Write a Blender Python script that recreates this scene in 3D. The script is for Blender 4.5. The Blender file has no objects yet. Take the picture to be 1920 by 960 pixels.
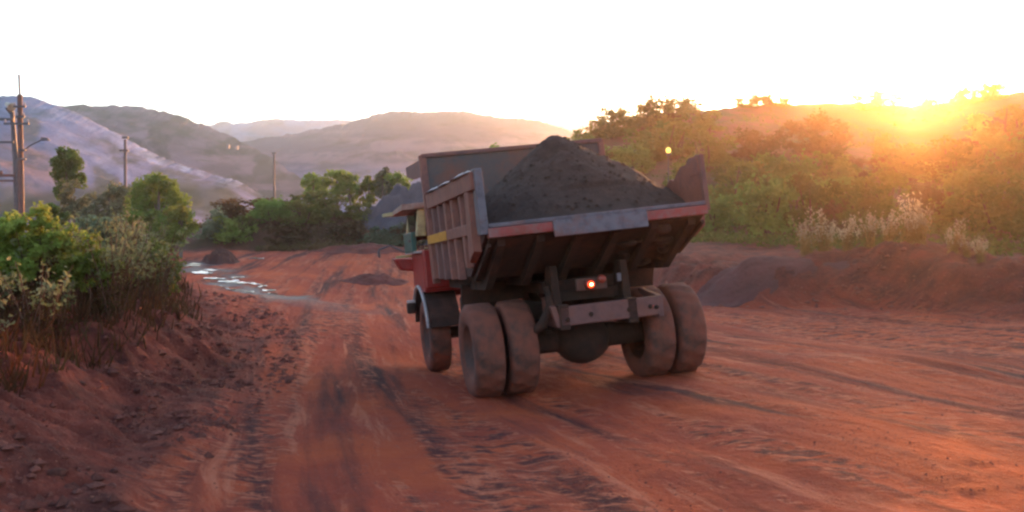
import bpy, bmesh, math, random
import numpy as np
from mathutils import Matrix, Vector, Euler

# ------------------------------------------------------------------ camera, world, sun, exposure
S = bpy.context.scene
C = S.collection
FPX, CX, CY, HOR = 1800.0, 960.0, 480.0, 470.0      # focal length in photo pixels, centre, eye level row
CAMZ = 2.33
PITCH = math.atan((HOR - CY) / FPX)                 # negative: looks slightly down

cam = bpy.data.cameras.new('camera')
cam.sensor_fit = 'HORIZONTAL'; cam.sensor_width = 36.0
cam.lens = 36.0 * FPX / 1920.0
cam.clip_start = 0.1; cam.clip_end = 9000.0
co = bpy.data.objects.new('camera', cam); C.objects.link(co)
co.location = (0, 0, CAMZ)
co.rotation_euler = (math.radians(90) + PITCH, 0, 0)
S.camera = co

SUN_EL, SUN_AZ = math.radians(9.9), math.radians(22.3)
w = bpy.data.worlds.new('World'); S.world = w; w.use_nodes = True
nt = w.node_tree
sky = nt.nodes.new('ShaderNodeTexSky'); sky.sky_type = 'NISHITA'; sky.sun_disc = False
sky.sun_elevation = SUN_EL; sky.sun_rotation = SUN_AZ
sky.air_density = 1.0; sky.dust_density = 1.6; sky.ozone_density = 1.5
nt.links.new(sky.outputs[0], nt.nodes['Background'].inputs['Color'])
nt.nodes['Background'].inputs['Strength'].default_value = 0.10

sl = bpy.data.lights.new('sun', 'SUN'); sl.energy = 2.6; sl.angle = math.radians(0.5); sl.color = (1.0, 0.34, 0.07)
so = bpy.data.objects.new('sun', sl); C.objects.link(so)
sd = Vector((math.sin(SUN_AZ) * math.cos(SUN_EL), math.cos(SUN_AZ) * math.cos(SUN_EL), math.sin(SUN_EL)))
so.rotation_euler = sd.to_track_quat('Z', 'Y').to_euler()
so.location = (60, 150, 60)

S.view_settings.view_transform = 'Standard'; S.view_settings.look = 'None'
S.view_settings.exposure = 2.47; S.view_settings.gamma = 1.0
S.cycles.filter_width = 2.5
S.cycles.volume_bounces = 1
S.cycles.max_bounces = 6; S.cycles.diffuse_bounces = 4; S.cycles.transparent_max_bounces = 4

HAZE_DENSITY, HAZE_G = 0.00025, 0.945

# ------------------------------------------------------------------ helpers
rnd = random.Random(7)
RNG = np.random.default_rng(11)
cp, sp = math.cos(PITCH), math.sin(PITCH)
RIGHT = np.array([1., 0, 0]); FWD = np.array([0, cp, sp]); DOWN = np.array([0, sp, -cp])

def c2w(v):                                          # camera (right, down, forward) to world direction
    return RIGHT * v[0] + DOWN * v[1] + FWD * v[2]
def at(px, py, d):                                   # the place at distance d along the line of sight of a photo pixel
    v = c2w(((px - CX) / FPX * d, (py - CY) / FPX * d, d))
    return np.array([v[0], v[1], v[2] + CAMZ])
def xat(px, d): return (px - CX) / FPX * d
def zat(py, d): return CAMZ + (HOR - py) / FPX * d

def tag(o, label=None, cat=None, group=None, kind=None):
    if label: o['label'] = label
    if cat: o['category'] = cat
    if group: o['group'] = group
    if kind: o['kind'] = kind
    return o
def empty(name, loc=(0, 0, 0), rz=0.0, parent=None):
    o = bpy.data.objects.new(name, None); C.objects.link(o)
    o.location = loc; o.rotation_euler = (0, 0, rz); o.empty_display_size = 0.3
    if parent: o.parent = parent
    return o
def link_mesh(name, me, mat=None, parent=None, loc=None):
    o = bpy.data.objects.new(name, me); C.objects.link(o)
    if mat and not me.materials: me.materials.append(mat)
    if parent: o.parent = parent
    if loc is not None: o.location = loc
    return o

def _h(ix, iy, seed):
    n = (ix.astype(np.int64) * 374761393 + iy.astype(np.int64) * 668265263 + seed * 1274126177) & 0xFFFFFFFF
    n = ((n ^ (n >> 13)) * 1274126177) & 0xFFFFFFFF
    n = (n ^ (n >> 16)) & 0xFFFFFFFF
    return n / 4294967295.0
def vnoise(x, y, seed=0):
    x = np.asarray(x, float); y = np.asarray(y, float)
    ix = np.floor(x); iy = np.floor(y); fx = x - ix; fy = y - iy
    fx = fx * fx * fx * (fx * (fx * 6 - 15) + 10); fy = fy * fy * fy * (fy * (fy * 6 - 15) + 10)
    a = _h(ix, iy, seed); b = _h(ix + 1, iy, seed); c = _h(ix, iy + 1, seed); d = _h(ix + 1, iy + 1, seed)
    return (a + (b - a) * fx) * (1 - fy) + (c + (d - c) * fx) * fy
def fbm(x, y, seed=0, oct=4, gain=0.5):
    s = 0; a = 1.0; t = 0
    for k in range(oct):
        s = s + a * (vnoise(x * 2 ** k + 17.3 * k, y * 2 ** k - 9.1 * k, seed + k) - 0.5); t += a; a *= gain
    return s / t * 2
def sstep(a, b, x):
    t = np.clip((x - a) / (b - a), 0, 1); return t * t * (3 - 2 * t)

class MB:                                            # collects shapes, builds ONE mesh object
    def __init__(s): s.v = []; s.f = []; s.smooth = []
    def add(s, vs, fs, smooth=False):
        n = len(s.v); s.v += [tuple(map(float, p)) for p in vs]
        s.f += [tuple(i + n for i in f) for f in fs]; s.smooth += [smooth] * len(fs); return s
    def box(s, c, d, rot=None):
        R = Euler(rot).to_matrix() if rot else Matrix.Identity(3)
        vs = [Vector(c) + R @ Vector((sx * d[0] / 2, sy * d[1] / 2, sz * d[2] / 2)) for sx in (-1, 1) for sy in (-1, 1) for sz in (-1, 1)]
        return s.add(vs, [(0, 1, 3, 2), (4, 6, 7, 5), (0, 4, 5, 1), (2, 3, 7, 6), (0, 2, 6, 4), (1, 5, 7, 3)])
    def hexa(s, bottom, top):                        # two quads of four points in the same order
        return s.add(list(bottom) + list(top), [(3, 2, 1, 0), (4, 5, 6, 7), (0, 1, 5, 4), (1, 2, 6, 5), (2, 3, 7, 6), (3, 0, 4, 7)])
    def prism_x(s, prof, x0, x1):                    # (y, z) outline extruded along x
        n = len(prof); vs = [(x0, a, b) for a, b in prof] + [(x1, a, b) for a, b in prof]
        fs = [tuple(range(n)), tuple(range(2 * n - 1, n - 1, -1))] + [(i, n + i, n + (i + 1) % n, (i + 1) % n) for i in range(n)]
        return s.add(vs, fs)
    def tube(s, pts, r, n=8, r1=None, smooth=True):
        pts = [Vector(p) for p in pts]; rr = r if isinstance(r, (list, tuple)) else [r + ((r1 if r1 is not None else r) - r) * i / max(1, len(pts) - 1) for i in range(len(pts))]
        vs = []; up = None
        for i, p in enumerate(pts):
            t = (pts[min(i + 1, len(pts) - 1)] - pts[max(i - 1, 0)]).normalized()
            u = t.orthogonal().normalized() if up is None else (up - t * up.dot(t)).normalized()
            up = u; v = t.cross(u)
            vs += [p + (u * math.cos(2 * math.pi * k / n) + v * math.sin(2 * math.pi * k / n)) * rr[i] for k in range(n)]
        fs = [(i * n + k, i * n + (k + 1) % n, (i + 1) * n + (k + 1) % n, (i + 1) * n + k) for i in range(len(pts) - 1) for k in range(n)]
        s.add(vs, fs, smooth); m = len(pts) - 1
        return s.add([vs[k] for k in range(n)], [tuple(range(n - 1, -1, -1))]).add([vs[m * n + k] for k in range(n)], [tuple(range(n))])
    def lathe_x(s, prof, c, n=48, smooth=True, jag=None):   # profile (x, r) spun round the x axis at c
        m = len(prof); vs = []
        for k in range(n):
            a = 2 * math.pi * k / n
            for j, (x, r) in enumerate(prof):
                rr = r + (jag(k, j) if jag else 0)
                vs.append((c[0] + x, c[1] + rr * math.cos(a), c[2] + rr * math.sin(a)))
        fs = [(k * m + j, k * m + j + 1, ((k + 1) % n) * m + j + 1, ((k + 1) % n) * m + j) for k in range(n) for j in range(m - 1)]
        return s.add(vs, fs, smooth)
    def ball(s, c, r, n=16, m=10):
        vs = []; fs = []
        for i in range(m + 1):
            th = math.pi * i / m
            for k in range(n):
                a = 2 * math.pi * k / n
                vs.append((c[0] + r[0] * math.sin(th) * math.cos(a), c[1] + r[1] * math.sin(th) * math.sin(a), c[2] + r[2] * math.cos(th)))
        for i in range(m):
            for k in range(n): fs.append((i * n + k, (i + 1) * n + k, (i + 1) * n + (k + 1) % n, i * n + (k + 1) % n))
        return s.add(vs, fs, True)
    def mesh(s, name, mat):
        me = bpy.data.meshes.new(name); me.from_pydata(s.v, [], s.f); me.polygons.foreach_set('use_smooth', s.smooth); me.update()
        bm = bmesh.new(); bm.from_mesh(me); bmesh.ops.recalc_face_normals(bm, faces=bm.faces); bm.to_mesh(me); bm.free()
        if mat: me.materials.append(mat)
        return me
    def build(s, name, mat, parent=None, bevel=0.0):
        o = link_mesh(name, s.mesh(name, mat), None, parent)
        if bevel:
            b = o.modifiers.new('bevel', 'BEVEL'); b.width = bevel; b.segments = 2; b.limit_method = 'ANGLE'; b.angle_limit = math.radians(40)
        return o

def np_mesh(name, verts, quads, mat, smooth=False, cols=None, uv=None):
    me = bpy.data.meshes.new(name); verts = np.asarray(verts, np.float32); quads = np.asarray(quads, np.int32); k = quads.shape[1]
    me.vertices.add(len(verts)); me.vertices.foreach_set('co', verts.ravel())
    me.loops.add(quads.size); me.loops.foreach_set('vertex_index', quads.ravel())
    me.polygons.add(len(quads)); me.polygons.foreach_set('loop_start', np.arange(0, quads.size, k, dtype=np.int32))
    me.polygons.foreach_set('loop_total', np.full(len(quads), k, np.int32))
    me.polygons.foreach_set('use_smooth', np.full(len(quads), smooth))
    me.update(calc_edges=True); me.validate()
    if cols is not None:
        for nm, c in cols.items():
            a = me.attributes.new(nm, 'FLOAT_COLOR', 'POINT'); c4 = np.ones((len(verts), 4), np.float32); c4[:, :3] = c; a.data.foreach_set('color', c4.ravel())
    if mat: me.materials.append(mat)
    return me
def grid_quads(nx, ny):
    i, j = np.meshgrid(np.arange(nx - 1), np.arange(ny - 1)); a = (j * nx + i).ravel()
    return np.stack([a, a + 1, a + nx + 1, a + nx], 1)

# ------------------------------------------------------------------ materials
def new_mat(name):
    m = bpy.data.materials.new(name); m.use_nodes = True; n = m.node_tree; b = n.nodes['Principled BSDF']; return m, n, b
def N(n, t, **kw):
    x = n.nodes.new(t)
    for k, v in kw.items():
        if k in x.inputs.keys() if hasattr(x.inputs, 'keys') else False: x.inputs[k].default_value = v
        else: setattr(x, k, v)
    return x
def noise(n, vec, scale, detail=4, rough=0.55, dist=0.0):
    x = n.nodes.new('ShaderNodeTexNoise'); x.inputs['Scale'].default_value = scale; x.inputs['Detail'].default_value = detail
    x.inputs['Roughness'].default_value = rough; x.inputs['Distortion'].default_value = dist
    if vec is not None: n.links.new(vec, x.inputs['Vector'])
    return x.outputs['Fac']
def ramp(n, fac, a, b, ca=(0, 0, 0), cb=(1, 1, 1)):
    r = n.nodes.new('ShaderNodeValToRGB'); e = r.color_ramp.elements
    e[0].position = a; e[1].position = b; e[0].color = (*ca, 1); e[1].color = (*cb, 1)
    n.links.new(fac, r.inputs['Fac']); return r.outputs['Color']
def mix(n, fac, a, b, mode='MIX'):
    x = n.nodes.new('ShaderNodeMix'); x.data_type = 'RGBA'; x.blend_type = mode
    for sck, v in ((x.inputs[0], fac), (x.inputs[6], a), (x.inputs[7], b)):
        if isinstance(v, (int, float)): sck.default_value = v
        elif isinstance(v, tuple): sck.default_value = (*v, 1)
        else: n.links.new(v, sck)
    return x.outputs[2]
def bump(n, b, h, strength=0.4, dist=0.05):
    x = n.nodes.new('ShaderNodeBump'); x.inputs['Strength'].default_value = strength; x.inputs['Distance'].default_value = dist
    n.links.new(h, x.inputs['Height']); n.links.new(x.outputs['Normal'], b.inputs['Normal'])
def objco(n): return n.nodes.new('ShaderNodeTexCoord').outputs['Object']

DUST = (0.21, 0.062, 0.036)
def painted(name, col, rough=0.6, dust=0.5, col2=None, scale=2.0, metal=0.0, dustcol=DUST):
    m, n, b = new_mat(name); v = objco(n)
    c = mix(n, ramp(n, noise(n, v, scale * 3, 5, 0.65), 0.45, 0.62), col, col2 if col2 else tuple(x * 0.7 for x in col))
    d = ramp(n, noise(n, v, scale, 6, 0.7), 0.62 - 0.35 * dust, 0.85 - 0.3 * dust)
    c = mix(n, d, c, dustcol); n.links.new(c, b.inputs['Base Color'])
    b.inputs['Roughness'].default_value = rough; b.inputs['Metallic'].default_value = metal
    bump(n, b, noise(n, v, 14, 5), 0.25, 0.01)
    return m
def leafmat(name, c1, c2, trans=0.35, c3=None):
    m, n, b = new_mat(name); n.nodes.remove(b); v = objco(n); out = n.nodes['Material Output']
    oi = n.nodes.new('ShaderNodeObjectInfo')
    c = mix(n, ramp(n, noise(n, v, 2.2, 3), 0.35, 0.65), c1, c2)
    if c3: c = mix(n, ramp(n, noise(n, v, 1.1, 4), 0.5, 0.68), c, c3)
    hsv = n.nodes.new('ShaderNodeHueSaturation'); n.links.new(c, hsv.inputs['Color'])
    mr = n.nodes.new('ShaderNodeMapRange'); mr.inputs[3].default_value = 0.75; mr.inputs[4].default_value = 1.3
    n.links.new(oi.outputs['Random'], mr.inputs[0]); n.links.new(mr.outputs[0], hsv.inputs['Value'])
    d = n.nodes.new('ShaderNodeBsdfDiffuse'); t = n.nodes.new('ShaderNodeBsdfTranslucent'); ms = n.nodes.new('ShaderNodeMixShader')
    n.links.new(hsv.outputs[0], d.inputs['Color']); n.links.new(hsv.outputs[0], t.inputs['Color'])
    ms.inputs[0].default_value = trans
    n.links.new(d.outputs[0], ms.inputs[1]); n.links.new(t.outputs[0], ms.inputs[2]); n.links.new(ms.outputs[0], out.inputs['Surface'])
    return m
def emit(name, col, s):
    m, n, b = new_mat(name); b.inputs['Base Color'].default_value = (*col, 1)
    b.inputs['Emission Color'].default_value = (*col, 1); b.inputs['Emission Strength'].default_value = s; return m

M = {}
M['body'] = painted('faded_red_paint', (0.26, 0.085, 0.06), 0.65, 0.55, (0.17, 0.06, 0.05))
M['wallshade'] = painted('recess_shade_wall_plate', (0.075, 0.028, 0.022), 0.85, 0.25, (0.055, 0.02, 0.017), dustcol=(.12, .04, .028))  # left wall plate: shade of the gaps between ribs put into its colour
M['bodydark'] = painted('grimy_steel', (0.038, 0.017, 0.011), 0.95, 0.45, (0.026, 0.012, 0.008), dustcol=(0.085, 0.030, 0.018))
M['bare'] = painted('worn_grey_steel', (0.15, 0.12, 0.14), 0.55, 0.4, (0.10, 0.075, 0.09), metal=0.1)
M['liner'] = painted('scraped_bed_liner', (0.12, 0.070, 0.060), 0.65, 0.4, (0.09, 0.066, 0.066))
M['lipred'] = painted('scuffed_red_lip', (0.32, 0.045, 0.04), 0.55, 0.4, (0.24, 0.10, 0.09))
M['pale'] = painted('pale_dust_on_rail', (0.58, 0.44, 0.42), 0.9, 0.1, (0.45, 0.32, 0.3))
M['yellow'] = painted('yellow_paint', (0.62, 0.27, 0.015), 0.5, 0.12, (0.5, 0.2, 0.02))
M['cream'] = painted('cream_paint', (0.52, 0.38, 0.18), 0.5, 0.3)
M['roofcream'] = painted('pinkish_cream_paint', (0.40, 0.24, 0.19), 0.6, 0.3)
M['teal'] = painted('teal_paint', (0.035, 0.09, 0.07), 0.5, 0.25)
M['cabred'] = painted('red_cab_paint', (0.36, 0.025, 0.02), 0.4, 0.12, (0.26, 0.02, 0.018))
M['guard'] = painted('grey_mudguard', (0.05, 0.022, 0.016), 0.9, 0.5, dustcol=(.11, .04, .028))
M['guardedge'] = painted('pale_mudguard_edge', (0.42, 0.34, 0.34), 0.5, 0.15)
M['tyre'] = painted('dusty_rubber', (0.05, 0.032, 0.027), 0.9, 0.95, (0.07, 0.035, 0.026), scale=3, dustcol=(0.21, 0.058, 0.034))
M['rim'] = painted('dusty_rim', (0.10, 0.05, 0.04), 0.8, 0.6)
M['beam'] = painted('brown_red_beam', (0.18, 0.07, 0.06), 0.65, 0.4, (0.13, 0.052, 0.047))
M['glass'] = painted('dark_cab_glass', (0.02, 0.018, 0.018), 0.15, 0.05)
M['lampred'] = emit('red_tail_glow', (1.0, 0.07, 0.015), 0.5)
M['lamphot'] = emit('hot_tail_bulb', (1.0, 0.55, 0.25), 4)
M['lens'] = painted('red_lens', (0.35, 0.06, 0.04), 0.3, 0.2)
M['amber'] = emit('amber_bulb', (1.0, 0.58, 0.10), 0.45)
M['pole'] = painted('rusty_steel_pole', (0.16, 0.075, 0.06), 0.7, 0.4, (0.10, 0.06, 0.055))
M['polegrey'] = painted('grey_steel_pole', (0.10, 0.09, 0.10), 0.6, 0.1)
M['polelight'] = painted('pale_pole_tip', (0.35, 0.25, 0.24), 0.6, 0.1)
M['lamphead'] = painted('pale_lamp_head', (0.6, 0.5, 0.38), 0.5, 0.1)
M['bark'] = painted('grey_bark', (0.16, 0.12, 0.10), 0.9, 0.1)
M['redstem'] = painted('dry_red_stem', (0.14, 0.06, 0.035), 0.9, 0.1)
M['hut'] = painted('white_hut_wall', (0.22, 0.19, 0.19), 0.7, 0.05)
M['green'] = leafmat('fresh_green_leaves', (0.15, 0.23, 0.055), (0.23, 0.32, 0.07), 0.5)
M['dark'] = leafmat('dark_green_leaves', (0.075, 0.13, 0.035), (0.14, 0.21, 0.055), 0.5)
M['olive'] = leafmat('olive_leaves', (0.12, 0.145, 0.035), (0.21, 0.20, 0.05), 0.5, (0.18, 0.12, 0.045))
M['lime'] = leafmat('lime_leaves', (0.19, 0.235, 0.05), (0.28, 0.32, 0.075), 0.5, (0.26, 0.22, 0.09))
M['greyleaf'] = leafmat('grey_green_leaves', (0.15, 0.18, 0.10), (0.24, 0.26, 0.16), 0.4)
M['pale_leaf'] = leafmat('pale_weed_leaves', (0.16, 0.17, 0.06), (0.28, 0.26, 0.15), 0.4, (0.20, 0.13, 0.055))
M['rust'] = leafmat('rusty_dry_leaves', (0.13, 0.07, 0.035), (0.10, 0.07, 0.028), 0.35, (0.075, 0.075, 0.028))
M['drygrass'] = leafmat('dry_grass', (0.125, 0.050, 0.026), (0.085, 0.042, 0.022), 0.25, (0.13, 0.08, 0.04))
M['straw'] = leafmat('straw_stems', (0.30, 0.20, 0.08), (0.22, 0.13, 0.05), 0.4)
M['plume'] = leafmat('white_seed_plumes', (0.46, 0.40, 0.28), (0.36, 0.27, 0.15), 0.4)

def ore_mat(name, c1, c2, sc=6):
    m, n, b = new_mat(name); v = objco(n)
    c = mix(n, ramp(n, noise(n, v, sc, 8, 0.7), 0.35, 0.68), c1, c2)
    n.links.new(c, b.inputs['Base Color']); b.inputs['Roughness'].default_value = 0.95
    bump(n, b, noise(n, v, sc * 4, 8, 0.78), 1.0, 0.10); return m
M['ore'] = ore_mat('dark_iron_ore', (0.068, 0.036, 0.027), (0.118, 0.062, 0.045), 5)
M['stock'] = ore_mat('purple_grey_ore', (0.075, 0.06, 0.075), (0.11, 0.085, 0.10), 1.5)
M['spoil'] = ore_mat('purplish_red_spoil', (0.10, 0.030, 0.027), (0.17, 0.050, 0.042), 1.2)
M['bank'] = ore_mat('red_bank_spoil', (0.12, 0.030, 0.022), (0.26, 0.062, 0.040), 1.2)
M['mound'] = ore_mat('dark_red_spoil', (0.085, 0.03, 0.022), (0.15, 0.05, 0.035), 1.5)
M['clod'] = ore_mat('red_clod', (0.15, 0.040, 0.026), (0.36, 0.105, 0.068), 1.2)

def ground_mat():
    m, n, b = new_mat('red_laterite_ground')
    geo = n.nodes.new('ShaderNodeNewGeometry').outputs['Position']
    tr = n.nodes.new('ShaderNodeAttribute'); tr.attribute_name = 'track'
    mk = n.nodes.new('ShaderNodeAttribute'); mk.attribute_name = 'mask'
    sep = n.nodes.new('ShaderNodeSeparateColor'); n.links.new(mk.outputs['Color'], sep.inputs[0])
    def mapped(sx, sy):
        mp = n.nodes.new('ShaderNodeMapping'); mp.inputs['Scale'].default_value = (sx, sy, 1); n.links.new(tr.outputs['Vector'], mp.inputs['Vector']); return mp.outputs[0]
    orange, dusty, purple, brick = (0.50, 0.086, 0.027), (0.53, 0.145, 0.075), (0.090, 0.023, 0.020), (0.34, 0.053, 0.026)
    base = mix(n, ramp(n, noise(n, geo, 0.35, 6, 0.65), 0.40, 0.62), brick, orange)
    streak = noise(n, mapped(1.15, 0.10), 1.0, 6, 0.62, 0.25)
    c = mix(n, ramp(n, streak, 0.50, 0.64), base, purple)
    s2 = noise(n, mapped(2.6, 0.35), 1.0, 6, 0.7, 0.6)
    c = mix(n, ramp(n, s2, 0.54, 0.66), c, dusty)
    def mul(p, q):
        x = n.nodes.new('ShaderNodeMath'); x.operation = 'MULTIPLY'
        for i, v in enumerate((p, q)):
            if isinstance(v, float): x.inputs[i].default_value = v
            else: n.links.new(v, x.inputs[i])
        return x.outputs[0]
    band = noise(n, mapped(0.95, 0.07), 1.0, 3, 0.5, 0.2)
    lug = noise(n, mapped(2.6, 4.6), 1.0, 5, 0.65, 0.7)
    c = mix(n, mul(mul(ramp(n, lug, 0.48, 0.58), ramp(n, band, 0.50, 0.58)), 0.92), c, purple)
    lug2 = noise(n, mapped(3.4, 6.0), 1.3, 5, 0.65, 0.7)
    c = mix(n, mul(mul(ramp(n, lug2, 0.52, 0.60), ramp(n, band, 0.52, 0.42)), 0.75), c, dusty)
    pat = noise(n, geo, 0.8, 5, 0.6)
    fleck = noise(n, geo, 34, 3, 0.8)
    c = mix(n, mul(mul(ramp(n, fleck, 0.56, 0.64), ramp(n, pat, 0.50, 0.60)), 0.8), c, (0.13, 0.05, 0.048))
    fl2 = noise(n, geo, 41, 3, 0.8)
    c = mix(n, mul(mul(ramp(n, fl2, 0.62, 0.70), ramp(n, pat, 0.48, 0.60)), 0.9), c, (0.50, 0.27, 0.22))
    off = mix(n, ramp(n, noise(n, geo, 1.3, 8, 0.7), 0.36, 0.64), (0.085, 0.024, 0.018), (0.24, 0.052, 0.032))
    c = mix(n, sep.outputs[0], off, c)
    veg = mix(n, ramp(n, noise(n, geo, 0.22, 7, 0.7), 0.42, 0.6), (0.17, 0.075, 0.055), (0.085, 0.085, 0.035))
    c = mix(n, sep.outputs[1], c, veg)
    grit = noise(n, geo, 22, 4, 0.7)
    c = mix(n, ramp(n, grit, 0.62, 0.74), c, (0.44, 0.17, 0.11))
    c = mix(n, sep.outputs[2], c, (0.07, 0.04, 0.04))
    n.links.new(c, b.inputs['Base Color'])
    r = n.nodes.new('ShaderNodeMapRange'); r.inputs[3].default_value = 0.95; r.inputs[4].default_value = 0.5
    n.links.new(sep.outputs[2], r.inputs[0]); n.links.new(r.outputs[0], b.inputs['Roughness'])
    b.inputs['Specular IOR Level'].default_value = 0.2
    h = n.nodes.new('ShaderNodeMath'); h.operation = 'ADD'
    n.links.new(noise(n, geo, 7, 8, 0.72), h.inputs[0]); n.links.new(noise(n, mapped(4, 1.2), 1.0, 5, 0.65, 0.5), h.inputs[1])
    bump(n, b, h.outputs[0], 0.85, 0.09)
    return m
M['ground'] = ground_mat()
def hill_mat():
    m, n, b = new_mat('far_hill_soil')
    geo = n.nodes.new('ShaderNodeNewGeometry').outputs['Position']
    ck = n.nodes.new('ShaderNodeAttribute'); ck.attribute_name = 'col'
    c = mix(n, ramp(n, noise(n, geo, 0.03, 8, 0.7), 0.50, 0.64), ck.outputs['Color'], (0.06, 0.07, 0.035))
    f = n.nodes.new('ShaderNodeMath'); f.operation = 'MULTIPLY'; n.links.new(ck.outputs['Alpha'], f.inputs[0]); f.inputs[1].default_value = 1.0
    n.links.new(mix(n, 0.55, ck.outputs['Color'], c), b.inputs['Base Color']); b.inputs['Roughness'].default_value = 1.0
    b.inputs['Specular IOR Level'].default_value = 0.0
    bump(n, b, noise(n, geo, 0.05, 8, 0.7), 0.6, 6.0)
    return m
M['hill'] = hill_mat()
mw, nw, bw = new_mat('muddy_water'); bw.inputs['Base Color'].default_value = (0.10, 0.06, 0.055, 1); bw.inputs['Roughness'].default_value = 0.12
bump(nw, bw, noise(nw, objco(nw), 6, 3), 0.15, 0.02); M['water'] = mw

# ------------------------------------------------------------------ truck frame (needed by the ground)
hv = np.array([505 - CX, 512 - CY, FPX]); lv = np.array([1, -0.092, 0.0]); lv[2] = -(lv[0] * hv[0] + lv[1] * hv[1]) / FPX
tF = c2w(hv / np.linalg.norm(hv)); tR = c2w(lv / np.linalg.norm(lv)); tU = np.cross(tR, tF)
tP = at(905, 746, 15.2) + tR * 1.72
TM = Matrix(((tR[0], tF[0], tU[0], tP[0]), (tR[1], tF[1], tU[1], tP[1]), (tR[2], tF[2], tU[2], tP[2]), (0, 0, 0, 1)))
def tplane(x, y):                                    # height of the plane the truck stands on
    return tP[2] - (tU[0] * (x - tP[0]) + tU[1] * (y - tP[1])) / tU[2]

# ------------------------------------------------------------------ ground: one sheet
CTRL = []
for lx, ly in ((-1.7, 0), (1.7, 0), (-1.7, 4.3), (1.7, 4.3), (0, 2), (-1.7, -4), (1.7, -4), (3.5, 0), (0, -7)):
    p = tP + tR * lx + tF * ly; CTRL.append(tuple(p))
for px, py, d in ((1400, 578, 28), (1650, 585, 25), (1900, 604, 21.5), (1500, 640, 20), (1900, 760, 12.5), (1900, 960, 7.4), (1250, 600, 25),
                  (1300, 520, 36), (1400, 478, 40), (1700, 480, 40), (2000, 480, 38),
                  (960, 960, 8.6), (560, 560, 30), (560, 500, 40), (700, 470, 48), (420, 470, 48), (250, 470, 48), (430, 525, 34), (640, 610, 22.5), (700, 690, 17.5),
                  (560, 700, 17), (470, 800, 12.5), (470, 955, 9), (640, 960, 8.7), (0, 960, 8.3), (150, 840, 10.5), (0, 800, 11), (420, 640, 21), (360, 545, 27), (500, 640, 20)):
    CTRL.append(tuple(at(px, py, d)))
for x, y, z in ((-60, 60, 2.6), (0, 65, 2.7), (60, 60, 2.9), (-30, 25, 1.6), (-25, 10, 0.9), (-12, 0, 0.3), (0, -3, 0.0), (12, 0, 0.7), (25, 12, 1.8), (-60, -20, 0.6), (60, -20, 1.5), (0, -60, 0.3),
                (-150, 120, 2.5), (150, 120, 2.8), (0, 160, 2.6), (-150, -100, 1), (150, -100, 2)):
    CTRL.append((x, y, z))
CTRL = np.array(CTRL)
def _U(r): return np.where(r > 1e-9, r * r * np.log(np.maximum(r, 1e-9)), 0)
def _fit():
    X = CTRL[:, :2] / 30.0; n = len(X); K = _U(np.linalg.norm(X[:, None] - X[None], axis=2)) + np.eye(n) * 2e-4
    P = np.c_[np.ones(n), X]; A = np.zeros((n + 3, n + 3)); A[:n, :n] = K; A[:n, n:] = P; A[n:, :n] = P.T
    return X, np.linalg.solve(A, np.r_[CTRL[:, 2], 0, 0, 0])
TX, TW = _fit()
def tps(x, y):
    q = np.stack([x, y], 1) / 30.0; out = np.zeros(len(q))
    for i in range(0, len(q), 40000):
        b = q[i:i + 40000]; K = _U(np.sqrt(((b[:, None] - TX[None]) ** 2).sum(2))); out[i:i + 40000] = K @ TW[:-3] + TW[-3] + b @ TW[-2:]
    return out
# the scrub hill on the right: ridge height and distance by bearing (x / y)
RPX = np.array([620, 760, 860, 960, 1040, 1090, 1140, 1200, 1300, 1450, 1600, 1650, 1700, 1770, 1830, 1920, 2100, 2400, 3000])
RPY = np.array([468, 452, 425, 360, 300, 266, 246, 230, 215, 202, 200, 203, 206, 200, 188, 178, 172, 178, 190])
RD = np.array([75, 76, 78, 80, 82, 84, 86, 89, 94, 100, 106, 108, 110, 110, 109, 106, 100, 92, 86.])
RF = np.array([60, 60, 60, 58, 56, 54, 52, 50, 48, 45, 43, 42, 41, 40, 40, 39, 38, 36, 34.])
RTH = (RPX - CX) / FPX
# earth bank along the right edge of the road: foot and height by bearing
BPX = np.array([1180, 1240, 1310, 1400, 1480, 1560, 1640, 1720, 1800, 1840, 1920, 2100, 2500])
BFD = np.array([36, 32, 29.5, 28.0, 27.3, 27.0, 26.0, 24.2, 22.7, 22.2, 21.2, 19.5, 17])
BHT = np.array([0.0, 0.5, 1.05, 1.2, 1.15, 1.2, 1.35, 1.4, 1.25, 1.0, 1.0, 1.2, 1.4])
BTH = (BPX - CX) / FPX
MTH = (np.array([200, 330, 400, 500, 600, 700, 800, 950]) - CX) / FPX
MHT = np.array([0.0, 0.6, 1.2, 1.7, 1.7, 1.5, 1.3, 0.3])
EDGE = np.array([(xat(330, 34), 34), (xat(338, 30), 30), (xat(350, 27), 27), (xat(440, 22), 22), (xat(468, 17.5), 17.5), (xat(400, 14.5), 14.5), (xat(325, 12.5), 12.5), (xat(225, 9.5), 9.5), (xat(150, 8), 8), (-3.4, 5), (-3.3, 0), (-3.3, -30)])   # foot of the left bank
def edge_x(y): return np.interp(y, EDGE[::-1, 1], EDGE[::-1, 0])
BY = np.array([7.0, 9.0, 11.0, 13.5, 16.5, 20.0, 24.0, 28.0])
BERM = np.stack([edge_x(BY) - np.array([2.6, 2.5, 2.4, 2.3, 2.2, 1.9, 1.4, .8]), BY], 1)
def seg_dist(x, y, P):
    best = np.full(x.shape, 1e9); tt = np.zeros(x.shape)
    for i in range(len(P) - 1):
        a, b = P[i], P[i + 1]; ab = b - a; t = np.clip(((x - a[0]) * ab[0] + (y - a[1]) * ab[1]) / (ab @ ab), 0, 1)
        d = np.hypot(x - a[0] - t * ab[0], y - a[1] - t * ab[1]); m = d < best; best = np.where(m, d, best); tt = np.where(m, i + t, tt)
    return best, tt
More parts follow.
